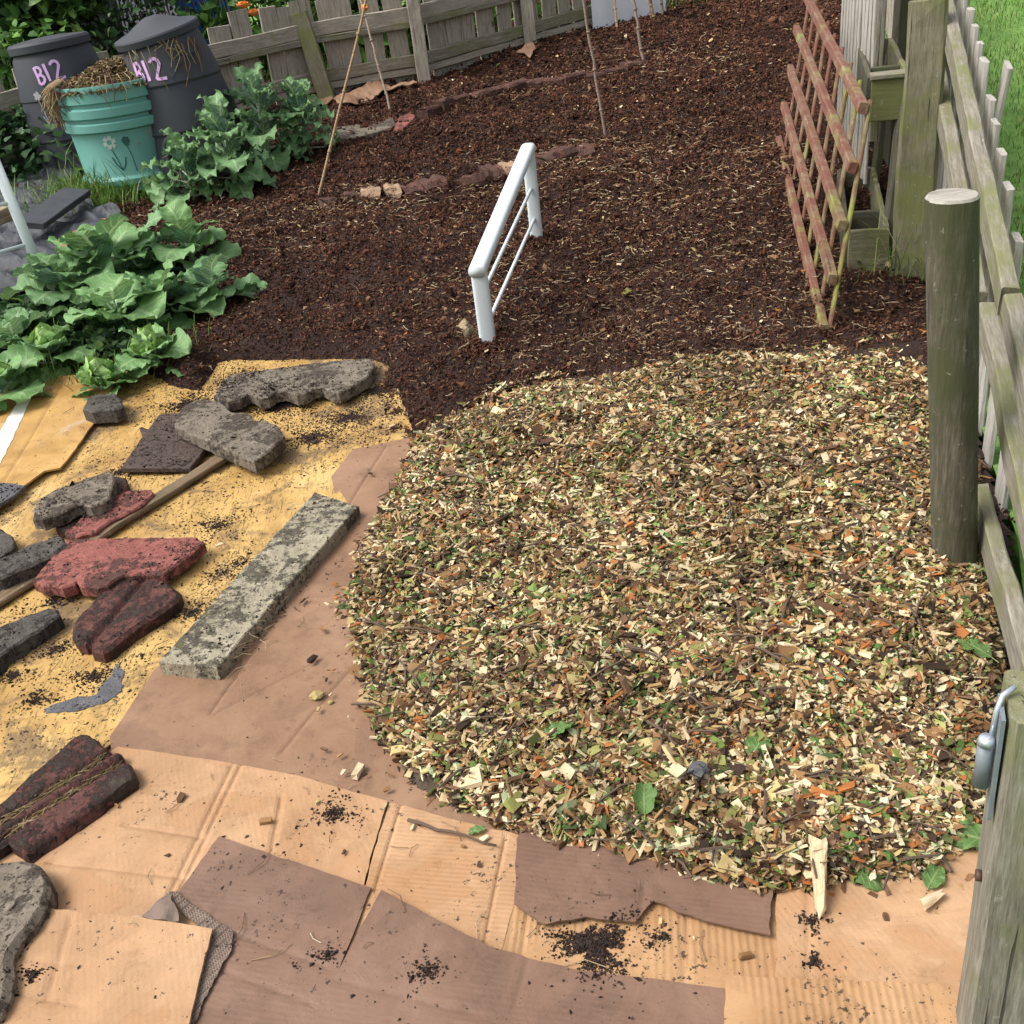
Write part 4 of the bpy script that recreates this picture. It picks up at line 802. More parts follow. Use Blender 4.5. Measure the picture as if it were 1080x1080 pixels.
# ------------------------------------------------------------------ back fence
def back_fence():
    base = [G(-60,212), G(60,174), G(150,152), G(255,124), G(348,101), G(447,84), G(540,57), G(630,30)]
    base = [Vector((p.x, p.y, p.z-.02)) for p in base]; L = [0]
    for a, b in zip(base, base[1:]): L.append(L[-1]+(b.xy-a.xy).length)
    def at(s):
        s = max(0, min(L[-1]-1e-4, s)); k = max(j for j in range(len(L)-1) if L[j] <= s); f = (s-L[k])/(L[k+1]-L[k]); p = base[k].lerp(base[k+1], f); d = base[k+1]-base[k]; d.z = 0; return p, d.normalized()
    t = thing('picket_fence', base[0], 'weathered grey picket fence along the back of the beds', 'fence')
    s = .05; i = 0
    while s < L[-1]-.05:
        w = random.choice((.11,.13,.14,.15,.17)); p, d = at(s+w/2); nb = Vector((-d.y, d.x, 0)); h = (.71 if s > 2.2 else .63)+random.uniform(-.03, .03)
        q = p+nb*.035; lean = d*random.uniform(-.03, .02)
        board('picket', q+Vector((0,0,-.03)), q+Vector((0,0,h))+lean, w, .018, M['grey_wood'], t, up=(nb.x, nb.y, 0), ch=.003, n=5)
        s += w+random.choice((.004,.03,.04,.05)); i += 1
    for zz, hh, th, nm in ((.50,.10,.04,'rail'),(.425,.045,.055,'rail'),(.17,.085,.045,'rail'),(.095,.05,.03,'rail')):
        for k in range(len(base)-1):
            a, _ = at(L[k]); b, d = at(L[k+1]-.001); nb = Vector((-d.y, d.x, 0)); off = Vector((0,0,zz))
            board(nm, a+off-nb*.0, b+off-nb*.0, hh, th, M['grey_wood'] if zz > .45 or zz < .1 else M['moss_wood'], t, up=(nb.x, nb.y, 0), jit=.003)
    for k, (bp, tp) in enumerate((((347,104),(315,14)),((449,88),(428,-45)),((560,52),(545,-70)))):
        p = G(*bp); p.z -= .05; d = at(2)[1]; q = RD(*tp, (p.xy.length+(.06 if k < 2 else .05))); q = Vector((q.x, q.y, q.z))
        if k >= 1: q = p+Vector((0,0,.95))+Vector((-.01,0,0))
        board('post', p, q, .12 if k == 0 else .10, .09, M['green_wood'] if k == 0 else M['grey_wood'], t, up=(0,-1,0), jit=.003)
back_fence()
def card_far():
    for px, lab in (([(296,112),(318,103),(345,97),(352,104),(332,110),(310,116)],'brown damp cardboard scrap at the foot of the left fence post'),([(352,104),(375,96),(400,88),(412,91),(436,86),(440,90),(405,97),(375,108),(356,110)],'crumpled brown cardboard tucked along the fence between two posts'),([(545,58),(560,52),(566,54),(560,60)],'small pale card scrap under the fence')):
        poly = [tuple(G(a, b, .03)[:2]) for a, b in px]
        tag(plate('cardboard_scrap', poly, lambda x, y: zt(x, y, .5)+.03+.06*fbm(x, y, 6, 12, 3), .006, M['brown_card'], step=.03, jit=.01, cell=.03), lab, 'cardboard')
card_far()
def white_sheet():
    a = G(626,34); b = G(703,14); m = MB(); n = 20; v = []; f = []
    for i in range(n+1):
        for j in range(8):
            p = a.lerp(b, i/n)+Vector((0, .02+.012*math.sin(i*1.1+j*.3), -.03+j*.045)); p.z += .01*math.sin(i*.9); v.append(p)
    for i in range(n):
        for j in range(7): k = i*8+j; f.append((k, k+8, k+9, k+1))
    nv = len(v); v += [p+Vector((.004,.012,0)) for p in v]; f += [tuple(reversed([q+nv for q in g])) for g in f[:]]
    m.add(v, f); tag(m.build('white_sheet', M['white_sheet'], None, True), 'white plastic sheet standing at the top behind the canes', 'plastic sheet')
white_sheet()
#PART3
# ------------------------------------------------------------------ compost bins
def solve_z(p, py, lo=0, hi=3):
    for _ in range(40):
        m = (lo+hi)/2
        if proj((p.x, p.y, m))[1] > py: lo = m
        else: hi = m
    return lo
def lathe(mb, c, prof, seg=56, tilt=None, sq=0.0):
    v = []; f = []
    for z, r in prof:
        for k in range(seg):
            a = 2*PI*k/seg; rr = r*(1+sq*(abs(math.cos(2*a))**2)); p = Vector((rr*math.cos(a), rr*math.sin(a), z))
            if tilt is not None: p = tilt @ p
            v.append(p+Vector(c))
    n = len(prof)
    for i in range(n-1):
        for k in range(seg): f.append((i*seg+k, i*seg+(k+1) % seg, (i+1)*seg+(k+1) % seg, (i+1)*seg+k))
    mb.add(v, f)
def rprof(prof, z):
    for (z0, r0), (z1, r1) in zip(prof, prof[1:]):
        if z0 <= z <= z1 and z1 > z0: return r0+(r1-r0)*(z-z0)/(z1-z0)
    return prof[-1][1]
class Surf:
    def __init__(s, c, prof): s.c = Vector(c); s.prof = prof; s.th = math.atan2(-c[1], -c[0])
    def __call__(s, u, z, off=.004):
        r = rprof(s.prof, z); a = s.th+u/max(r, .1); return s.c+Vector(((r+off)*math.cos(a), (r+off)*math.sin(a), z))
def ribbon(mb, sf, pts, w, off=.004, closed=False):
    v = []; f = []; pts = list(pts); n = len(pts)
    for i, (u, z) in enumerate(pts):
        a = pts[max(0, i-1)]; b = pts[min(n-1, i+1)]; dx, dz = b[0]-a[0], b[1]-a[1]; l = math.hypot(dx, dz) or 1; ww = w*(.8+.35*random.random())/2
        v += [sf(u-dz/l*ww, z+dx/l*ww, off), sf(u+dz/l*ww, z-dx/l*ww, off)]
    for i in range(n-1): f.append((2*i, 2*i+1, 2*i+3, 2*i+2))
    mb.add(v, f)
def dense(pts, k=6):
    out = []
    for (a, b), (c, d) in zip(pts, pts[1:]):
        for i in range(k): out.append((a+(c-a)*i/k, b+(d-b)*i/k))
    return out+[pts[-1]]
def arc(cx, cz, r, a0, a1, n=8, ry=None): return [(cx+r*math.cos(math.radians(a0+(a1-a0)*i/n)), cz+(ry or r)*math.sin(math.radians(a0+(a1-a0)*i/n))) for i in range(n+1)]
def b12(mb, sf, u, z, s=1.0, sl=.10):
    T = lambda pts: [(u+a*s, z+(b+a*sl)*s) for a, b in pts]
    for st in ([(-.085,.05),(-.08,0),(-.078,-.05)], [(-.085,.045)]+arc(-.072,.024,.026,80,-80,8,.024)+[(-.08,.0)], [(-.08,0)]+arc(-.068,-.026,.03,80,-90,8,.026)+[(-.078,-.05)],
               [(-.018,.055),(-.012,0),(-.008,-.05)], arc(.045,.028,.026,160,-30,8,.026)+[(.035,-.045),(.05,-.05),(.09,-.052)]):
        ribbon(mb, sf, T(dense(st, 3)), .017*s)
def dark_bins():
    # left bin
    c = G(98,174); c.z -= .02; hz = solve_z(c, 47)-c.z; ht = hz+.05
    prof = [(0,.335),(.03,.338),(.08,.33),(hz*.30,.315),(hz*.31,.322),(hz*.62,.292),(hz*.63,.298),(hz*.93,.258),(hz*.985,.235),(hz,.21)]
    t = thing('compost_bin', c, 'charcoal compost bin with flat lid and lilac B12 at the back left', 'compost bin', 'compost bins by the fence')
    m = MB(); lathe(m, c, prof); m.build('body', M['bin_black'], t, 'angle'); sf = Surf(c, prof)
    m = MB(); lathe(m, c, [(hz-.02,.225),(hz-.015,.262),(hz+.025,.262),(hz+.04,.25),(hz+.055,.10),(hz+.058,0.001)]); m.build('lid', M['bin_black'], t, 'angle')
    m = MB(); zc = solve_z(c, 71)-c.z; b12(m, sf, -.06, zc); m.build('painted_number', M['purple_paint'], t)
    hp = thing('hatch', (0,0,0), None, None); bpy.data.objects.remove(hp)
    m = MB()
    v = []; f = []; nu, nv_ = 10, 14
    for j in range(nv_+1):
        zz = .02+.28*j/nv_; off = .045+.012*(1 if (j % 4) in (1, 2) else 0)-.02*max(0, (j-11)/3)
        for i in range(nu+1): uu = -.04+(.24)*i/nu; v.append(sf(uu, zz, off if 0 < i < nu and 0 < j < nv_ else -.01))
    for j in range(nv_):
        for i in range(nu): k = j*(nu+1)+i; f.append((k, k+1, k+nu+2, k+nu+1))
    m.add(v, f); m.build('hatch', M['bin_black'], t)
    m = MB(); ribbon(m, sf, dense([(-.02,hz*.70),(.06,hz*.74),(.13,hz*.80),(.20,hz*.83),(.27,hz*.835)], 4), .02, .010); m.build('moulded_ridge', M['bin_black'], t, True); m = MB(); ribbon(m, sf, dense([(-.26,hz*.40),(-.18,hz*.37),(-.10,hz*.36)], 4), .016, .008); m.build('moulded_ridge', M['bin_black'], t, True)
    m = MB(); zc = solve_z(c, 92)-c.z
    for k in range(5): a = k*1.256; ribbon(m, sf, dense([(-.19, zc), (-.19+.028*math.cos(a), zc+.028*math.sin(a))], 2), .02)
    ribbon(m, sf, dense([(-.19, zc-.02), (-.17, zc-.18), (-.20, zc-.12)], 4), .006); m.build('flower_motif', M['grey_paint'], t); t.rotation_euler = (0, math.radians(-3), 0)
    # right bin
    c = G(214,178); c.z -= .02; hz = solve_z(c, 32)-c.z
    prof = [(0,.36),(.03,.362),(.10,.352),(hz*.34,.325),(hz*.36,.335),(hz*.66,.29),(hz*.68,.297),(hz*.93,.245),(hz,.225)]
    t = thing('compost_bin', c, 'tallest charcoal compost bin, tilted domed lid, between kale and green bin', 'compost bin', 'compost bins by the fence')
    m = MB(); lathe(m, c, prof); m.build('body', M['bin_black'], t, 'angle'); sf = Surf(c, prof)
    R = Matrix.Rotation(math.radians(-5), 3, 'Y') @ Matrix.Rotation(math.radians(5), 3, 'X')
    m = MB(); lathe(m, c+Vector((-.02,0,hz+.015)), [(-.05,.255),(-.045,.265),(-.01,.268),(0,.262),(.008,.235),(.02,.18),(.06,.09),(.075,.05),(.08,.001)], tilt=R); m.build('lid', M['bin_black'], t, 'angle')
    m = MB(); zc = solve_z(c, 66)-c.z; b12(m, sf, -.135, zc, 1.1, .02); m.build('painted_number', M['purple_paint'], t)
    m = MB(); ribbon(m, sf, dense([(-.02,hz*.72),(.06,hz*.80),(.14,hz*.85),(.22,hz*.865)], 4), .024, .012); m.build('moulded_ridge', M['bin_black'], t, True); m = MB(); ribbon(m, sf, dense([(.02,hz*.38),(.09,hz*.46),(.17,hz*.53),(.26,hz*.55)], 4), .024, .012); m.build('moulded_ridge', M['bin_black'], t, True)
    def S(u, z, o=.0): return sf(u, z, o)
    m = MB(); ap = [(-.17,.03),(-.17,.20)]+arc(-.10,.22,.07,170,10,8,.07)+[(-.03,.20),(-.03,.03)]
    tube(m, [S(u, z, .03) for u, z in dense(ap, 3)], .018, 8); m.build('hatch_frame', M['bin_black'], t, True)
    m = MB(); v = [S(u, z, .012) for u, z in dense(ap, 3)]; m.add(v, [tuple(range(len(v)))]); m.build('hatch_shade_face', M['hatch_shade'], t)  # flat face over the closed body, shade of the opening painted on
    m = MB()
    for i in range(120):
        u = random.uniform(-.155,-.045); z = random.uniform(.02,.26)*random.random()**.4; p = S(u, z, .03); d = Vector((random.gauss(0,1), random.gauss(0,.5), random.gauss(-.4,1)))*.035; tube(m, [p, p+d*.5+Vector((0,0,.01)), p+d], .0022, 4)
    tag(m.build('spilling_waste', M['straw'], t), kind='stuff')
    m = MB()
    for i in range(34):
        u = random.uniform(-.24,.22); z0 = hz*random.uniform(.9,.97); l = random.uniform(.05,.3)*random.random()**.5; tube(m, [S(u, z0, .02), S(u+random.gauss(0,.02), z0-l*.5, .02), S(u+random.gauss(0,.03), z0-l, .012)], .0022, 4)
    tag(m.build('hanging_straw', M['straw'], t), kind='stuff'); t.rotation_euler = (0, math.radians(-3.5), 0)
def green_bin():
    c = G(146,190); c.z -= .02; hz = solve_z(c, 84)-c.z; k = hz/.76
    P_ = [(0,.236),(.015,.250),(.055,.252),(.07,.262),(.105,.264),(.125,.246),(.14,.243),(.44,.270),(.455,.292),(.505,.296),(.52,.272),(.535,.272),(.55,.296),(.605,.300),(.62,.278),(.64,.278),(.65,.296),(.725,.298),(.74,.300),(.76,.298),(.76,.284),(.70,.278),(.60,.272)]
    P_ = [(a, b*(1.30-.20*a/.76)) for a, b in P_]; prof = [(a*k, b) for a, b in P_]
    t = thing('compost_bin', c, 'open green ribbed compost bin heaped with dry plants', 'compost bin', 'compost bins by the fence')
    m = MB(); lathe(m, c, prof, 64); m.build('body', M['bin_green'], t, 'angle'); sf = Surf(c, [(a*k, b) for a, b in P_[:21]])
    def fl(mb, u, z, r, n, w, hole=False):
        for i in range(n):
            a = 2*PI*i/n+.3; ribbon(mb, sf, dense([(u+r*.35*math.cos(a), z+r*.35*math.sin(a)), (u+r*math.cos(a), z+r*math.sin(a))], 2), w, .003)
    m = MB(); fl(m, -.105, .375*k, .040, 6, .026); m.build('daffodil_decal', M['pale_paint'], t)
    m = MB(); fl(m, -.008, .375*k, .022, 6, .028); ribbon(m, sf, dense([(-.008,.375*k),(-.009,.376*k),(-.006,.34*k)], 2), .03, .0034)
    ribbon(m, sf, dense([(-.105,.33*k),(-.085,.25*k),(-.07,.17*k)], 5), .006, .003); ribbon(m, sf, dense([(-.07,.17*k),(-.10,.22*k),(-.115,.27*k)], 3), .008, .003); ribbon(m, sf, dense([(-.07,.17*k),(-.045,.21*k),(-.035,.26*k)], 3), .008, .003); ribbon(m, sf, dense([(-.008,.34*k),(.005,.26*k),(.01,.15*k)], 5), .005, .003); m.build('tulip_decal', M['deep_green'], t)
    m = MB(); fl(m, .155, .395*k, .032, 5, .018); ribbon(m, sf, dense([(.155,.36*k),(.15,.26*k),(.135,.17*k)], 5), .004, .003); fl(m, .06, .335*k, .012, 4, .012); m.build('star_decal', M['grey_paint'], t)
    # waste heap
    n = 9000; a = rng.uniform(0, 6.28, n); r = .335*np.sqrt(rng.random(n)); x = r*np.cos(a); y = r*np.sin(a)
    hmp = .13*np.exp(-((x+.0)**2+y**2)/.02)+.11*np.exp(-((x-.20)**2+y**2)/.018)+.05*np.exp(-((x+.2)**2+y**2)/.018); z = hz-.03+hmp*rng.random(n)**.5
    tv = np.array([(-.5,-.5,0),(-.5,.5,0),(0,.5,.12),(0,-.5,.12),(.5,-.5,0),(.5,.5,0)]); tf = np.array([(0,3,2,1),(3,4,5,2)])
    L = rng.uniform(.02,.065,n); o = scat('plant_waste', tv, tf, np.stack([x, y, z], 1), np.stack([L, rng.uniform(.003,.008,n), L], 1), rotm(rng.uniform(0,6.28,n), rng.normal(0,.5,n), rng.normal(0,.6,n)), M['straw'], .06); o.parent = t
    m = MB()
    for i in range(130):
        a = sf.th+random.uniform(-2.3,2.3); left = random.random() < .72
        if left: a = sf.th-random.uniform(1.1,1.9)
        p = c+Vector((.35*math.cos(a), .35*math.sin(a), hz+.01)); o_ = Vector((math.cos(a), math.sin(a), 0)); l = random.uniform(.03,.16)*random.random() if not left else random.uniform(.06,.24)
        tube(m, [p-o_*.06+Vector((0,0,.04)), p+o_*.012+Vector((0,0,.01)), p+o_*(.02+random.random()*.03)+Vector((random.gauss(0,.02),0,-l*.5)), p+o_*(.02+random.random()*.03)+Vector((random.gauss(0,.03),0,-l))], .0026, 4)
    tag(m.build('drooping_straw', M['straw'], t), kind='stuff')
dark_bins(); green_bin()

# ------------------------------------------------------------------ leaves and plants
def leafgeo(mb, base, az, el, L, W, bend, pet, ruf=.1, cup=.15, lobes=.12, nu=18, nv=10, twist=0.0, seed=0.0, kf=3.2, pr=.006):
    base = Vector(base); p = base.copy(); side = Vector((-math.sin(az), math.cos(az), 0)); e = el
    d = Vector((math.cos(az)*math.cos(e), math.sin(az)*math.cos(e), math.sin(e)))
    if pet > .01:
        q = p+d*pet; b = len(mb.v); tube(mb, [p, q], pr, 5, pr*.7, caps=False)
        for i in range(b, len(mb.v)): mb.uv[i] = (.5, 0.)
        p = q-d*.01
    v = []; uv = []; f = []
    for i in range(nu+1):
        u = i/nu; e = el-bend*u**1.3; d = Vector((math.cos(az)*math.cos(e), math.sin(az)*math.cos(e), math.sin(e))); nrm = d.cross(side); s2 = (side*math.cos(twist*u)+nrm*math.sin(twist*u))
        n2 = d.cross(s2)
        w = W*(max(0, math.sin(PI*min(1, (u*.93+.05)))))**.62*(1.12-.28*u)
        if i == nu: w *= .45
        for j in range(nv+1):
            t = -1+2*j/nv; sg = 1 if t > 0 else -1; lo = 1+lobes*math.sin(u*15+seed*3+sg)*abs(t)**2+lobes*.35*math.sin(u*33+seed)*abs(t)**3
            h = cup*t*t*w*1.6+ruf*W*abs(t)**2.2*math.sin(u*2*PI*kf+seed+sg*1.7)+ruf*.5*W*abs(t)**3*math.sin(u*2*PI*kf*2.3+seed*2)+.03*W*math.sin(u*11+t*5+seed)
            v.append(p+s2*(t*w*lo)+n2*h); uv.append((u, t))
        p = p+d*(L/nu)
    for i in range(nu):
        for j in range(nv): k = i*(nv+1)+j; f.append((k, k+1, k+nv+2, k+nv+1))
    mb.add(v, f, uv)
def brassica_plant(px, h, n, Lr, name, label, group, mat, spread=1.0, elr=(.15, 1.25), heart=False, ruf=.12, seed=0, off=.0, wr=(.40,.52), lobr=(.05,.17)):
    random.seed(seed*31+5); c = G(*px, off) if not isinstance(px, Vector) else px; c.z = ztf(c.x, c.y)-.01
    t = thing(name, c, label, 'plant', group); st = MB(); tube(st, wobble(c, c+Vector((.02, .0, h)), 5, .03, seed), .016, 8, .008); st.build('stem', M['stem'], t, True)
    m = MB()
    for i in range(n):
        f = i/n; az = i*2.4+random.uniform(-.4, .4); L = random.uniform(*Lr)*(1.05-.35*f); el = elr[0]+(elr[1]-elr[0])*f+random.uniform(-.2, .2)
        b = c+Vector((0, 0, h*(.12+.88*f))); leafgeo(m, b, az, el, L, L*random.uniform(*wr), random.uniform(.7, 1.7)*(1-.3*f), L*random.uniform(.25, .6)*spread, ruf, random.uniform(-.05, .3), random.uniform(*lobr), twist=random.uniform(-.6, .6), seed=random.uniform(0, 9))
    m.build('leaves', mat, t, True)
    if heart:
        m = MB()
        for i in range(9):
            az = i*2.4+seed; L = .14*(1-.03*i); leafgeo(m, c+Vector((0,0,h+.0)), az, .9+.05*i, L, L*.55, -1.0-.12*i, 0, .05, .5, .04, seed=i)
        m.build('heart', M['heart'], t, True)
    return t
ks = [((205,212),.26,26,(.15,.24),'kale plant with frilly blue-green leaves nearest the green bin'),((250,202),.36,34,(.16,.26),'tall bushy kale plant in the middle of the kale clump'),((285,172),.42,34,(.16,.26),'leafy kale plant at the back by the fence post'),((325,162),.34,30,(.14,.22),'kale plant at the right end of the clump beside the tan cane')]
for i, (p, h, n, lr, lab) in enumerate(ks): brassica_plant(p, h, n, lr, 'kale_plant', lab, 'kale plants in front of the bins', M['kale'], seed=i+1, ruf=.26, elr=(.0, 1.35), wr=(.30,.46))
cb = [((75,322),.16,16,(.20,.28),0,'big-leaved brassica beside the white rail leg'),((118,308),.20,16,(.20,.30),0,'large brassica with broad drooping leaves, centre of the patch'),((155,292),.20,15,(.15,.24),0,'brassica at the back of the patch with upright leaves'),((205,282),.18,16,(.14,.23),0,'brassica at the back right with ruffled leaf tips'),
      ((228,318),.13,14,(.12,.2),0,'rightmost small brassica reaching over the compost'),((175,335),.15,14,(.14,.22),0,'brassica in front of the right hand plants'),((163,384),.08,14,(.13,.19),1,'hearted cabbage with pale green centre above the brick chunk'),
      ((55,378),.09,14,(.15,.22),1,'hearted cabbage left of the middle of the front row'),((108,404),.06,13,(.12,.17),1,'small open cabbage nearest the dark brick chunk'),((2,412),.10,15,(.15,.22),1,'cabbage cut by the left edge of the picture'),((20,370),.10,12,(.15,.22),0,'low brassica with wide leaves near the left edge'),((130,350),.14,12,(.20,.30),0,'brassica with one huge grey-green leaf in the patch middle')]
for i, (p, h, n, lr, ht, lab) in enumerate(cb):
    brassica_plant(p, h*.85, n, lr, 'cabbage' if ht else 'brassica_plant', lab, 'brassicas in the left bed', M['cabbage'] if ht or i % 2 else M['kale'], heart=bool(ht), seed=i+20, ruf=.095, elr=(.12, 1.15), wr=(.46,.64), spread=.8, lobr=(.02,.07))
LG = []; LF = []
for i in range(5):
    u = i/4; w = (.03, .30, .36, .22, .02)[i]
    for s in (-1, 0, 1): LG.append((u, s*w, .05*abs(s)*w*6-.22*u*u))
for i in range(4):
    for j in range(2): a = i*3+j; LF.append((a, a+1, a+4, a+3))
LG = np.array(LG); LF = np.array(LF)
def foliage(name, pos, size, mat, parent=None, up=.3, out=None, width=1.0):
    N = len(pos); yaw = rng.uniform(0, 6.28, N) if out is None else out+rng.normal(0, .8, N); s = size*np.exp(rng.normal(0, .25, N))
    o = scat(name, LG, LF, pos-(np.array(parent.location)[None] if parent is not None else 0), np.stack([s, s*width, s], 1), rotm(yaw, rng.normal(-up, .6, N), rng.normal(0, .6, N)), mat, .012, smooth=True)
    if parent is not None: o.parent = parent
    return o
def clumpy(N, x0, x1, y0, y1, z0, z1, sd, front=True):
    x = rng.uniform(x0, x1, N); z = rng.uniform(z0, z1, N); b = .35*fbm(x, z, 1.3, sd, 3)+.2*fbm(x, z, 4, sd+3, 2)
    y = y0+(y1-y0)*rng.random(N)**1.8-b; return np.stack([x, y, z], 1)
def hedge():
    t = thing('laurel_hedge', (-4.2, 9.9, .4), 'tall glossy green hedge behind the compost bins at top left', 'hedge')
    pos = clumpy(15000, -8.0, -2.85, 9.35, 10.1, .3, 2.6, 11); k = rng.random(len(pos)) < np.clip((-2.8-pos[:, 0]+.3*fbm(pos[:, 2], pos[:, 0]*0, 2, 4))/.25, 0, 1); foliage('leaves', pos[k], .105, M['laurel'], t, .25)
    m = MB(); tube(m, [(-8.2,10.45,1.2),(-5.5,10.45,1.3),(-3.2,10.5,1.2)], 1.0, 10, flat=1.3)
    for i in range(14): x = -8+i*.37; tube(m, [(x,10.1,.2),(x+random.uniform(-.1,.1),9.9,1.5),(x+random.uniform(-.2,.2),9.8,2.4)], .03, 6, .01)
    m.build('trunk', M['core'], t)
    t = thing('feathery_shrub', (-2.5, 9.9, .5), 'loose small-leaved shrub rising between the two dark bins', 'shrub')
    n = 3200; x = rng.normal(-2.6, .26, n); z = .4+1.9*rng.random(n); y = 9.7+rng.normal(0, .25, n); foliage('leaves', np.stack([x, y, z], 1), .05, M['weed'], t, .4)
    m = MB()
    for i in range(30): x = -2.5+random.gauss(0, .3); tube(m, [(x,9.8,.4),(x+random.gauss(0,.08),9.8,1.3),(x+random.gauss(0,.2),9.75,2.4)], .008, 5, .003)
    tag(m.build('stems', M['twig'], t), kind='stuff')
    # twiggy shrub in front of blue sheet
    m = MB()
    for i in range(34): x = -1.62+random.gauss(0, .3); tube(m, [(x,9.9,.5),(x+random.gauss(0,.08),9.85,1.1),(x+random.gauss(0,.22),9.8,1.9)], .007, 5, .003)
    t = thing('twiggy_shrub', (-1.6, 9.9, .5), 'twiggy bush in front of the blue sheet beyond the fence', 'shrub'); tag(m.build('stems', M['twig'], t), kind='stuff')
    n = 50; foliage('leaves', np.stack([rng.normal(-1.6,.3,n), rng.normal(9.8,.1,n), rng.uniform(.7,1.9,n)], 1), .04, M['weed'], t)
    # rose
    t = thing('rose_bush', (-.9, 9.7, .5), 'bright green rose bush with peach blooms over the fence', 'rose bush')
    n = 900; x = rng.normal(-.55, .36, n); z = rng.uniform(.6, 1.75, n); foliage('leaves', np.stack([x, 9.65+rng.normal(0,.12,n), z], 1), .10, M['bright_leaf'], t, .2, width=1.5)
    m = MB()
    for i in range(16): x = -.8+random.gauss(0, .3); tube(m, [(x,9.7,.4),(x+random.gauss(0,.2),9.65,1.2),(x+random.gauss(0,.3),9.6,1.7)], .009, 5, .004)
    tag(m.build('stems', M['twig'], t), kind='stuff')
    for (px, py) in ((268,17),(257,9)):
        c = RD(px, py, 9.12); m = MB()
        for i in range(22): a = i*2.4; r = .006+.0018*i; 
        for i in range(22):
            a = i*2.4; leafgeo(m, c, a, 1.4-i*.06,   .05+.0012*i, .035, -.8, 0, .1, .4, .05, nu=4, nv=4, seed=i)
        m.build('bloom', M['peach'], t, True)
    c = RD(283,152/1.8,9.25)
hedge()
def beyond():
    # blue sheet
    a = RD(193,40,10.3); b = RD(262,40,10.3); m = MB(); v = []; f = []
    n = 30
    for i in range(n+1):
        p = a.lerp(b, i/n); o = .02 if (i//2) % 2 else 0
        for z in (.4, 2.2): v.append((p.x, p.y+o, z))
    for i in range(n): k = 2*i; f.append((k, k+2, k+3, k+1))
    nv = len(v); v += [(x, y+.02, z) for x, y, z in v]; f += [tuple(reversed([q+nv for q in g])) for g in f[:]]
    m.add(v, f); tag(m.build('blue_panel', M['blue'], None), 'bright blue ribbed sheet beyond the fence at the top', 'panel')
    a = RD(95,20,12.5); b = RD(192,10,12.5); t = thing('garden_shed', (a.x, a.y, .8), 'pale grey rendered shed wall far behind the tall bin', 'shed')
    m = MB(); w = b-a; w.z = 0; bk = Vector((-w.y, w.x, 0)).normalized()*2; base = [Vector((a.x, a.y, .6)), Vector((b.x, b.y, .6)), Vector((b.x, b.y, .6))+bk, Vector((a.x, a.y, .6))+bk]; topv = [p+Vector((0,0,2.0)) for p in base]
    m.add(base+topv, [(0,1,5,4),(1,2,6,5),(2,3,7,6),(3,0,4,7)]); m.build('wall', M['shed_white'], t)
    rf = MB(); ex = [topv[0]+(topv[0]-topv[2])*.06, topv[1]+(topv[1]-topv[3])*.06, topv[2]+(topv[2]-topv[0])*.06, topv[3]+(topv[3]-topv[1])*.06]
    rf.add([p+Vector((0,0,.002)) for p in ex]+[p+Vector((0,0,.1)) for p in ex], [(3,2,1,0),(4,5,6,7),(0,1,5,4),(1,2,6,5),(2,3,7,6),(3,0,4,7)]); rf.build('roof', M['slate'], t)
    # low plants behind the fence
    spots = [((300,40),9.75,.28,'leafy weed behind the pickets left of the green post'),((400,30),9.8,.26,'leafy weed behind the pickets between the two posts'),((470,25),9.9,.24,'dark leafy weed beyond the fence right of the pale post'),((250,60),9.7,.26,'leafy weed behind the pickets next to the tall bin'),((555,10),10.7,.22,'variegated weed beyond the right part of the fence'),((20,90),9.35,.3,'leafy weed behind the pickets at far left'),((345,30),9.8,.22,'leafy weed behind the leaning green post')]
    for (px, dist, r, lab) in spots:
        c = RD(*px, dist); c.z = float(ramp(c.y)); t = thing('weed_plant', c, lab, 'weed', 'weeds beyond the back fence'); n = 420
        foliage('leaves', np.stack([c.x+rng.normal(0, r, n), c.y+rng.normal(0, .12, n), c.z+.05+.75*rng.random(n)], 1), .07, M['bright_leaf'] if 'weed b' in lab else M['weed'], t, .2, width=1.4)
        m = MB()
        for i in range(14): x = c.x+random.gauss(0, r*.7); tube(m, [(x, c.y, c.z), (x+random.gauss(0,.06), c.y, c.z+.7)], .005, 5, .003)
        tag(m.build('stems', M['stem'], t), kind='stuff')
    # nettles in front left
    for (px, py, rx, ry, hh, n, lab) in ((22,190,.42,.22,.42,3000,'dark leafy weeds by the black fabric at the left edge'),(58,183,.16,.1,.3,600,'paler nettle clump at the foot of the left bin')):
        c = G(px, py); t = thing('nettle_clump', c, lab, 'weed'); x = c.x+rng.normal(0, rx, n); y = c.y+.25+rng.normal(0, ry, n); z = c.z+hh*rng.random(n)**.8*np.exp(-((x-c.x)/rx/1.8)**2)+.02
        foliage('leaves', np.stack([x, y, z], 1), .058, M['weed'], t, .15, width=1.5); m = MB()
        for i in range(40): q = Vector((c.x+random.gauss(0,rx*.8), c.y+.25+random.gauss(0,ry*.8), c.z)); tube(m, [q, q+Vector((random.gauss(0,.03),0,hh*.8))], .004, 4)
        tag(m.build('stems', M['stem'], t), kind='stuff')
beyond()
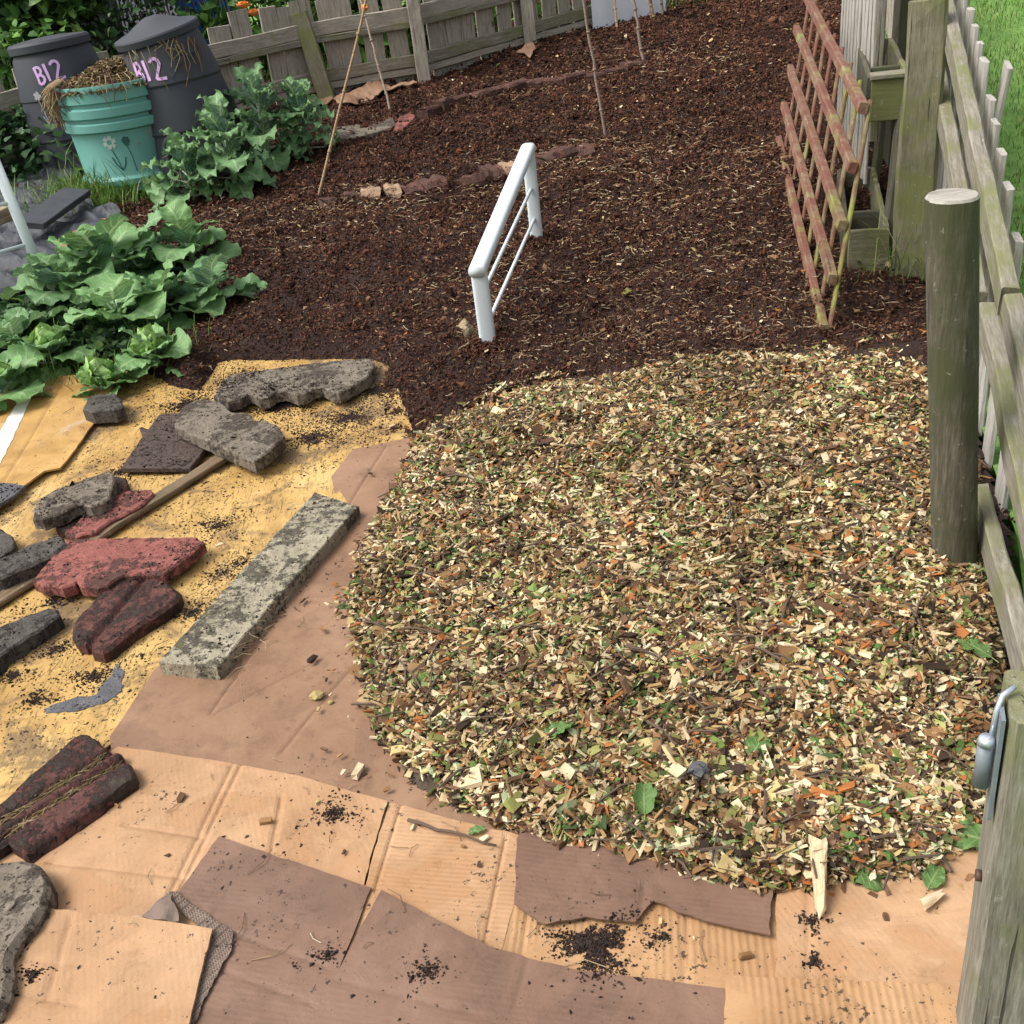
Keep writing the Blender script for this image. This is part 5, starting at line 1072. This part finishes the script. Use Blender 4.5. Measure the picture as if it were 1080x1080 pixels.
def blades(name, pts, L, w, mat, label, cat, kind='stuff', lean=.5):
    N = len(pts); tv = []; 
    for i, u in enumerate((0, .4, .75, 1)): ww = (.5, .45, .3, .03)[i]; tv += [(u, -ww, 0), (u, ww, 0)]
    tv = np.array(tv, float); tf = np.array([(0,1,3,2),(2,3,5,4),(4,5,7,6)])
    az = rng.uniform(0, 6.28, N); l = L*np.exp(rng.normal(0, .35, N)); b = rng.uniform(.2, 1.3, N)*lean*2; e0 = PI/2-rng.uniform(0, .5, N); v = np.empty((N, 8, 3))
    for k in range(8):
        u = tv[k, 0]; ang = e0-b*u; hx = l*u*np.cos(e0-b*u*.5); hz = l*u*np.sin(e0-b*u*.5); s = tv[k, 1]*w
        v[:, k, 0] = pts[:, 0]+hx*np.cos(az)-s*np.sin(az); v[:, k, 1] = pts[:, 1]+hx*np.sin(az)+s*np.cos(az); v[:, k, 2] = pts[:, 2]+hz
    f = (tf[None]+(np.arange(N)*8)[:, None, None]).reshape(-1, 4); return tag(link(name, np_mesh(name, v.reshape(-1, 3), f), mat), label, cat, kind=kind)
def grasses():
    n = 2400; c = G(98,214); x = c.x+rng.normal(0, .19, n); y = c.y+.05+rng.normal(0, .16, n)+.25*(x-c.x)
    blades('grass_tuft', np.stack([x, y, zt(x, y)-.01], 1), .125, .007, M['grassm'], 'long bright grass tuft at the foot of the green bin', 'grass')
    n = 60000; y = .8+11*rng.random(n)**1.3; x = fxn(y)+.06+4.5*rng.random(n)**1.3; k = screen_keep(x, y, ramp(y)); x, y = x[k], y[k]
    blades('lawn_grass', np.stack([x, y, ramp(y)-.01], 1), .05, .005, M['grassm'], 'short bright lawn grass beyond the right hand fence', 'grass')
    n = 9000; x = rng.uniform(-4.5, 3.0, n); y = 9.15+.12*(x+1)*(x > -1)+.5*rng.random(n)+(x > 0)*.35*x; blades('verge_grass', np.stack([x, y, ramp(y)-.02], 1), .14, .008, M['grassm'], 'grass growing behind the back fence', 'grass')
    n = 700; c = G(35,400); x = c.x+rng.normal(0,.28,n); y = c.y+rng.normal(0,.1,n)+.1; k = x < -1.2; blades('bed_grass', np.stack([x[k], y[k], zt(x[k], y[k])], 1), .09, .005, M['grassm'], 'fine grass and weeds among the cabbages', 'grass')
    n = 5200; P0 = G(60,405); x = rng.uniform(-2.6, -1.45, n); y = rng.uniform(3.95, 5.0, n); k = bed_h(x, y) > 0; x, y = x[k], y[k]; o = foliage('ground_weeds', np.stack([x, y, zt(x, y)+.02+.05*rng.random(len(x))], 1), .038, M['weed'], None, .1, width=1.7)
    tag(o, 'low round-leaved weeds covering the soil under the cabbages', 'weeds', kind='stuff')
    for px, n, L, lab, dx in (((955,300),60,.22,'thin grass blades at the foot of the tall post',.07),((1000,590),36,.10,'little grass tuft at the foot of the round post',.05)):
        c = G(*px); p = np.stack([c.x+rng.normal(0,dx,n), c.y+rng.normal(0,dx*.7,n), np.full(n, c.z+.03)], 1); tag(blades('grass_blades', p, L, .004, M['grassm'], lab, 'grass', None, .8), kind='stuff')
    for k in range(12): pass
grasses()
# ------------------------------------------------------------------ black fabric on the left
def membrane():
    poly = MEMB
    def z(x, y): return ramp(y)+.075+.10*np.abs(fbm(x*1.0+y*1.3, y*.8-x*.5, 3.1, 77, 3))+.035*np.abs(fbm(x+y, y-x, 8, 78, 3))
    tag(plate('landscape_fabric', poly, z, .003, M['membrane'], step=.03, jit=.02, cell=.028, smooth=False), 'rumpled black landscape fabric on the ground at the left', 'landscape fabric')
    a = G(84,210,.1); b = G(34,247,.1); a.z += .045; b.z += .045
    tag(board('covered_board', a, b, .17, .035, M['membrane'], up=(.1,-.3,1), jit=.003), 'flat board wrapped in black fabric right of the left rail', 'board')
    a = G(-30,262,.1); b = G(15,243,.1); a.z += .10; b.z += .10; tag(board('timber_offcut', a, b, .09, .07, M['tan_wood'], jit=.004), 'short yellowish timber offcut at the left edge behind the rail', 'timber offcut')
    for px, mat, lab in (([(60,262),(72,240),(100,224),(112,228),(95,245),(78,262)], M['brown_card'], 'long pinkish brown card strip beside the wrapped board'),([(0,345),(14,332),(30,322),(34,326),(18,338),(5,348)], M['brown_card'], 'brown card corner near the left brassica')):
        poly = [tuple(G(a_, b_, .06)[:2]) for a_, b_ in px]; tag(plate('card_strip', poly, lambda x, y: ramp(y)+.085+.03*fbm(x, y, 6, 3, 2), .01, mat, step=.03, jit=.008, cell=.04), lab, 'cardboard')
membrane()
def scraps():
    for px, py, s, mat, lab in ((494,356,.05,M['tan_wood'],'torn pale packaging scrap at the foot of the white rail'),(152,172,.06,M['tan_wood'],'brown card scrap between the green bin and the kale'),(147,180,.035,M['white_sheet'],'white paper scrap at the foot of the green bin'),(941,296,.045,M['tan_wood'],'folded orange-brown scrap at the foot of the tall post')):
        c = G(px, py); c.z = ztf(c.x, c.y)+.02; bm = bmesh.new(); bmesh.ops.create_grid(bm, x_segments=8, y_segments=8, size=s)
        for v in bm.verts: v.co.z += s*.9*mn.noise(v.co*22+Vector((px,0,0)))+s*.3*abs(v.co.x)/s; v.co += v.normal*0
        geo = bmesh.ops.solidify(bm, geom=bm.faces[:], thickness=.002)
        R = Matrix.Rotation(random.uniform(0,3), 3, 'Z') @ Matrix.Rotation(.7, 3, 'X')
        for v in bm.verts: v.co = R @ v.co+c
        me = bpy.data.meshes.new('paper_scrap'); bm.to_mesh(me); bm.free(); tag(link('paper_scrap', me, mat), lab, 'scrap')
scraps()
# ------------------------------------------------------------------ right side
def trellis():
    A = G(873,368); A.z = ztf(A.x, A.y)-.01; B = Vector(P(917,113,.86)); Cc = G(826,158); u = (Cc-A); v = B-A; n = u.cross(v).normalized()
    if n.x > 0: n = -n
    t = thing('wooden_trellis', A, 'red stained lattice trellis with green algae leaning towards the fence', 'trellis')
    for k in range(9):
        f = .0+.97*k/8; a = A+u*f+v*-.02; b = A+u*f+v*1.03
        board('slat', a, b, .037, .014, M['redgreen_wood'] if k < 3 else M['red_wood'], t, up=n, jit=.001)
    for k in range(5):
        f = (.035, .26, .50, .75, 1.0)[k]; a = A+v*f-u*.012+n*.026; b = A+v*f+u*1.04+n*.026
        m_ = board('rail', a, a.lerp(b, .14), .040, .034, M['redgreen_wood'] if k < 3 else M['red_wood'], t, up=n, jit=.001); board('rail', a.lerp(b, .14), b, .040, .034, M['red_wood'], t, up=n, jit=.001)
    # pale slatted panel behind
    a = RD(918,100,5.15); b = RD(888,38,6.2); a.z = ztf(a.x, a.y); b.z = ztf(b.x, b.y); h = 1.35
    t = thing('slatted_panel', a, 'upright pale panel of narrow close slats behind the red trellis', 'panel'); d = (b-a); n = Vector((-d.y, d.x, 0)).normalized()
    if n.x > 0: n = -n
    for k in range(11):
        p = a+d*(k/10); p.z = .5; board('slat', p+Vector((0,0,-.15)), p+Vector((0,0,h)), .05 if k else .04, .014, M['pale_wood'], t, up=n)
    board('stile', a+Vector((.02,-.01,.35)), a+Vector((.02,-.01,h+.4)), .035, .04, M['moss_wood'], t, up=n); 
    for z in (.45, 1.2): board('batten', a-n*.03+Vector((0,0,z)), b-n*.03+Vector((0,0,z)), .05, .02, M['grey_wood'], t, up=n)
trellis()
def planter():
    t = thing('tiered_planter', G(925,290), 'two tier mossy timber planter between the trellis and the tall post', 'planter')
    def trough(pxl, pxr, dist, hh, L, nm):
        a = RD(*pxl, dist); b = RD(*pxr, dist+.02); b.z = a.z; w = (b-a); back = Vector((.30, 1, .02)).normalized()*L; h = Vector((0,0,hh)); c = a+h*.5; e = b+h*.5
        board('end_board', c, e, .0+hh, .03, M['green_wood'], t, up=(0,-1,0), jit=.003); board('end_board', c+back, e+back, hh, .03, M['dark_wood'], t, up=(0,-1,0))
        sn = w.normalized()
        board('side_board', e+back*.0+Vector((0,.02,0)), e+back, hh*1.0, .022, M['green_wood'], t, up=sn); board('side_board', c+Vector((0,.02,0)), c+back, hh, .022, M['dark_wood'], t, up=sn)
        board('floor_board', (c+e)/2+Vector((0,.02,-hh*.42)), (c+e)/2+back-Vector((0,.02,hh*.42)), w.length-.02, .02, M['dark_wood'], t)
        board('divider', c+back*.3, e+back*.3, hh*.9, .02, M['dark_wood'], t, up=(0,-1,0)); return a, b, back
    a, b, bk = trough((917,128),(957,128), 4.75, .17, 1.0, 'up'); a2, b2, bk2 = trough((893,292),(934,288), 4.45, .20, 1.0, 'low')
    board('top_cap', a+Vector((0,.02,.172)), b+Vector((.0,.02,.172)), .09, .02, M['moss_wood'], t)
    for p, q in ((b+Vector((.0,.05,0)), b2+Vector((.02,.08,.1))), (b+bk, b2+bk2)): board('leg', q-Vector((0,0,.1)), p+Vector((0,0,.15)), .06, .03, M['dark_wood'], t, up=(1,0,0))
    c = RD(930,84,5.0); m = MB(); lathe(m, c-Vector((0,0,.03)), [(0,.001),(0,.022),(.04,.03),(.05,.032),(.05,.027),(.02,.02)], 20); tag(m.build('plant_pot', M['turquoise'], None, True), 'small turquoise pot inside the upper planter tier', 'plant pot')
planter()
def right_fence():
    A = (1.27,2.3); B = (1.95,4.4); t = thing('picket_fence', (1.3,2.3,0), 'weathered picket fence running away along the right side', 'fence')
    def rail(pts, w, th, mat, Af=A, Bf=B, off=0.0, nm='rail'):
        W = [V(*p, Af, Bf) for p in pts]; nb = Vector((Bf[1]-Af[1], Af[0]-Bf[0], 0)).normalized()
        for a, b in zip(W, W[1:]): board(nm, a+nb*off, b+nb*off, w, th, mat, t, up=nb, jit=.003)
    far = V(998,17,A,B); d = (far-V(1045,280,A,B)).normalized()
    # continue the rail beyond the frame top
    p0 = V(1003,35,A,B); p1 = V(1064,318,A,B); nb = Vector((B[1]-A[1], A[0]-B[0], 0)).normalized(); dd = (p0-p1).normalized()
    board('rail', p1, p0+dd*3.2, .085, .042, M['moss_wood'], t, up=nb, jit=.003)
    rail([(1112,540),(1065,324)], .085, .043, M['moss_wood'], off=.003)
    q0 = V(996,118,A,B); q1 = V(1031,320,A,B); e = (q0-q1).normalized(); board('rail', q1, q0+e*2.4, .085, .045, M['moss_wood'], t, up=nb, jit=.003)
    rail([(1110,655),(1040,330)], .075, .045, M['moss_wood'])
    A2 = (1.262,2.36); B2 = (.86,1.18)
    n2 = Vector((A2[1]-B2[1], -(A2[0]-B2[0]), 0)).normalized()
    for (a, b, w, th, mt, of) in (((1088,730),(1036,535),.09,.035,M['moss_wood'],0),((1108,700),(1044,470),.10,.03,M['pale_wood'],.05)):
        p = V(*a, A2, B2); q = V(*b, A2, B2); q += (q-p).normalized()*.05; board('rail', p+n2*of, q+n2*of, w, th, mt, t, up=n2, jit=.003)
    # pickets: top pixel
    Ap = (1.345,2.3); Bp = (2.025,4.4)
    for i, (x, y, w) in enumerate([(1003,-60,.09),(1008,-42,.09),(1013,-22,.10),(1018,-6,.10),(1024,9,.10),(1029,27,.09),(1033,45,.07),(1038,63,.12),(1045,103,.11),(1050,128,.10),(1056,160,.10),(1064,196,.10),(1074,250,.10),(1088,310,.11)]):
        p = V(x, y, Ap, Bp); ax = Vector((Bp[0]-Ap[0], Bp[1]-Ap[1], 0)).normalized(); z0 = float(ramp(p.y))-.03
        board('picket', Vector((p.x, p.y, z0)), p, w, .02, M['pale_wood'], t, up=nb, n=5)
    y = 4.6
    while y < 9.5:
        p = Vector((Ap[0]+(y-2.3)*.324, y, 0)); g = float(ramp(y)); board('picket', p+Vector((0,0,g-.03)), p+Vector((0,0,g+1.05+.08)), .10, .02, M['grey_wood'], t, up=nb, n=4); y += .155
    p = V(1064,68,(1.42,2.3),(2.1,4.4)); q = V(1046,150,(1.40,2.3),(2.08,4.4)); q = q+(q-p)*1.2; board('loose_picket', q, p, .09, .018, M['pale_wood'], t, up=nb)
    # tall square post
    b = G(960,297); b.z -= .05; tp = RD(983,2,b.xy.length-.0); tp = RD(980,0,b.xy.length+.02)
    o = board('fence_post', b, tp, .165, .10, M['green_wood'], None, up=(-.45,-1,0), jit=.004, w1=.135, ch=.012); tag(o, 'tall flat-sided mossy green post beside the trellis', 'post', 'fence posts on the right')
    # round post
    c = P(1008,590,.06); c = (c[0], c[1], 0); t2 = thing('round_post', c, 'thick round dark post with sawn top at the heap edge', 'post', 'fence posts on the right')
    tq = RD(1003, 208, Vector(c).xy.length); tz = tq.z; ldx = (tq.x-c[0]); ldy = tq.y-c[1]; prof = []; n = 16; v = []; f = []; seg = 36
    for i in range(n+1):
        z = -.06+(tz+.06)*i/n
        for k in range(seg):
            a = 2*PI*k/seg; r = .058*(1+.035*mn.noise((math.cos(a)*2, math.sin(a)*2, z*2.2))+.03*mn.noise((math.cos(a)*6, math.sin(a)*6, z*1.2))); 
            if math.sin(a-1.0) > .72: r *= .9
            v.append((c[0]+r*math.cos(a)+ldx*(z/tz), c[1]+r*math.sin(a)+ldy*(z/tz), z+0))
    for i in range(n):
        for k in range(seg): f.append((i*seg+k, i*seg+(k+1) % seg, (i+1)*seg+(k+1) % seg, (i+1)*seg+k))
    m = MB(); m.add(v, f); m.build('post_shaft', M['log_wood'], t2, True); m = MB(); tpv = v[n*seg:]; cc = sum((Vector(p) for p in tpv), Vector())/seg
    inn = [tuple(cc.lerp(Vector(p), .93)+Vector((0,0,.006))) for p in tpv]; m.add(list(tpv)+inn, [(k, (k+1) % seg, seg+(k+1) % seg, seg+k) for k in range(seg)]+[tuple(range(seg, 2*seg))]); m.build('sawn_top', M['end_grain'], t2)
    # dark posts behind
    for px, lab in (((950,80),'dark upright post behind the planter'),((912,10),'dim post behind the slatted panel')):
        p = RD(*px, 5.9 if px[0] == 950 else 6.6); g = ztf(p.x, p.y); tag(board('fence_post', (p.x, p.y, g-.05), (p.x+.01, p.y, g+1.5), .10, .08, M['dark_wood'], None, up=(0,-1,0)), lab, 'post', 'fence posts on the right')
    # gate post with hinge
    b = Vector(P(1005,1080)); tq = RD(1057,704,b.xy.length); tp = tq.z; LN = Vector((tq.x-b.x, tq.y-b.y, 0))
    t3 = thing('gate_post', (b.x+.05, b.y, 0), 'square weathered gate post with a metal hinge at the right edge', 'post', 'fence posts on the right')
    X = Vector((.93, -.36, 0)).normalized(); Y = Vector((-X.y, X.x, 0)); c = b+X*.053-Y*.05
    c = Vector((c.x, c.y, 0))
    board('post_shaft', c-LN*(.06/tp)+Vector((0,0,-.06)), c+LN+Vector((0,0,tp)), .105, .10, M['moss_wood'], t3, up=(-Y.x,-Y.y,0), ch=.008, jit=.002)
    m = MB(); w0 = c+Vector((0,0,tp)); 
    L = -X; F = -Y; e = c+L*.054
    def pt(f, z, o=0.0): return e+LN*(z/tp)+F*f+L*o+Vector((0,0,z))
    m = MB(); zt_ = tp
    v = [pt(.045,zt_-.005,.002),pt(-.005,zt_-.005,.002),pt(-.005,zt_-.13,.002),pt(.045,zt_-.17,.002)]; v += [q+L*.005 for q in v]; m.add(v, [(0,1,2,3),(7,6,5,4),(0,4,5,1),(1,5,6,2),(2,6,7,3),(3,7,4,0)]); m.build('hinge_plate', M['galv'], t3)
    m = MB(); tube(m, [pt(.03,zt_-.125,.018), pt(.03,zt_-.055,.018)], .0095, 14); m.build('hinge_knuckle', M['galv'], t3, True)
    m = MB(); tube(m, [pt(.03,zt_-.056,.018), pt(.03,zt_-.046,.018)], .0115, 14, .008); tube(m, [pt(.025,zt_-.05,.012), pt(.022,zt_-.01,.010), pt(.012,zt_+.006,.004), pt(.0,zt_+.012,-.01)], .0035, 8); m.build('hinge_pin', M['galv_bright'], t3, True)
    m = MB(); tube(m, [pt(.01,zt_-.31,-.001), pt(.01,zt_-.31,.006)], .008, 10); m.build('bolt_head', M['rust'], t3, True)
right_fence()
# ------------------------------------------------------------------ distinct bits on the heap
def heap_bits():
    B = [((590,774),.040,.4,'medium green leaf lying on the lower left part of the heap'),((680,848),.045,1.4,'large dull green leaf near the front of the heap'),((1026,688),.060,2.2,'large dark green leaf next to the fence rail'),((908,925),.050,-.9,'bright green leaf overhanging the tan cardboard'),((878,900),.045,.3,'green leaf next to the splintered chunk'),((1022,888),.055,2.7,'green leaf on a stalk beside the gate post'),((985,928),.032,.8,'small upright green leaf at the heap foot near the gate post'),((505,878),.022,.1,'little green leaf on the edge at the lower left of the heap'),((428,523),.030,2.0,'dark curled green leaf on the upper left edge of the heap'),((800,790),.045,.9,'green leaf sprig in the right middle of the heap')]
    for (px, s, yaw, lab) in B:
        c = Vector(P(*px, .09)); z = float(np.maximum(ramp(c.y)+pile_h(np.array([c.x]), np.array([c.y]))[0], .04)); z = float(max(pile_h(np.array([c.x]), np.array([c.y]))[0]+ramp(c.y)+.012, ground_top(np.array([c.x]), np.array([c.y]))[0])); c = Vector(P(*px, z)); c.z = z+.003
        m = MB(); leafgeo(m, c-Vector((math.cos(yaw), math.sin(yaw), 0))*s, yaw, .32, s*1.7, s*random.uniform(.42,.6), random.uniform(.5,1.1), s*.5, .16, random.uniform(-.1,.45), .10, twist=random.uniform(-.5,.5), seed=s*99, pr=.0016); tag(m.build('fallen_leaf', M['fallen'], None, True), lab, 'leaf', 'single leaves on the woodchip heap')
    for (a, b, r, lab) in (((858,886),(863,940),.016,'splintered pale wood chunk standing out at the heap front'),((985,668),(1012,650),.012,'broken pale wood splinter near the round post'),((905,500),(960,492),.006,'thin brown stick on the upper right of the heap'),((425,842),(520,872),.004,'reddish thin stick along the lower left foot of the heap'),((975,930),(995,922),.010,'pale flat wood chip on the tan cardboard by the gate post'),((780,350),(835,362),.008,'dark curved stick on the compost above the heap')):
        p = Vector(P(*a, .10)); q = Vector(P(*b, .09))
        for w in (p, q):
            w.z = max(float(ground_top(np.array([w.x]), np.array([w.y]))[0])-.008, float(ramp(w.y)+pile_h(np.array([w.x]), np.array([w.y]))[0]))+.018+(bed_h(np.array([w.x]), np.array([w.y]))[0])
        if r > .009: tag(board('wood_chunk', p, q, r*2, r*1.1, M['split_wood'], jit=.009, w1=r*1.1, n=9), lab, 'wood piece')
        else: m = MB(); tube(m, wobble(p, q, 6, .012, a[0]), r, 7, r*.5); tag(m.build('stick', M['twig'], None, True), lab, 'stick')
heap_bits()
# ------------------------------------------------------------------ camera, light, render
cam = bpy.data.cameras.new('camera'); co = bpy.data.objects.new('camera', cam); C.objects.link(co); S.camera = co
c_, s_ = math.cos(TH), math.sin(TH); F = Vector((0, c_, -s_)); R0 = Vector((1, 0, 0)); U0 = Vector((0, s_, c_)); R = R0*CB-U0*CA; U = R0*CA+U0*CB
mt = Matrix((R, U, -F)).transposed().to_4x4(); mt.translation = Vector((0, 0, H)); co.matrix_world = mt
cam.sensor_width = 36; cam.lens = 36; cam.clip_end = 500; cam.clip_start = .05
w = bpy.data.worlds.new('World'); S.world = w; w.use_nodes = True; nt = w.node_tree; sky = nt.nodes.new('ShaderNodeTexSky'); sky.sky_type = 'NISHITA'; sky.sun_disc = False
EL, AZ = math.radians(54), math.radians(-98)
sky.sun_elevation = EL; sky.sun_rotation = AZ; sky.air_density = 1.0; sky.dust_density = 6.0; sky.ozone_density = .6
bg = nt.nodes['Background']; hs = nt.nodes.new('ShaderNodeHueSaturation'); hs.inputs['Saturation'].default_value = .3; nt.links.new(sky.outputs[0], hs.inputs['Color']); nt.links.new(hs.outputs[0], bg.inputs[0]); bg.inputs[1].default_value = .15
sun = bpy.data.lights.new('sun', 'SUN'); so = bpy.data.objects.new('sun', sun); C.objects.link(so); sun.energy = 1.5; sun.angle = math.radians(26); sun.color = (1, .95, .87)
sd = Vector((math.sin(AZ)*math.cos(EL), math.cos(AZ)*math.cos(EL), math.sin(EL))); so.rotation_euler = sd.to_track_quat('Z', 'Y').to_euler()
S.view_settings.view_transform = 'Standard'; S.view_settings.look = 'None'; S.view_settings.exposure = .66; S.view_settings.gamma = 1
S.render.engine = 'CYCLES'; S.render.resolution_x = S.render.resolution_y = 1024
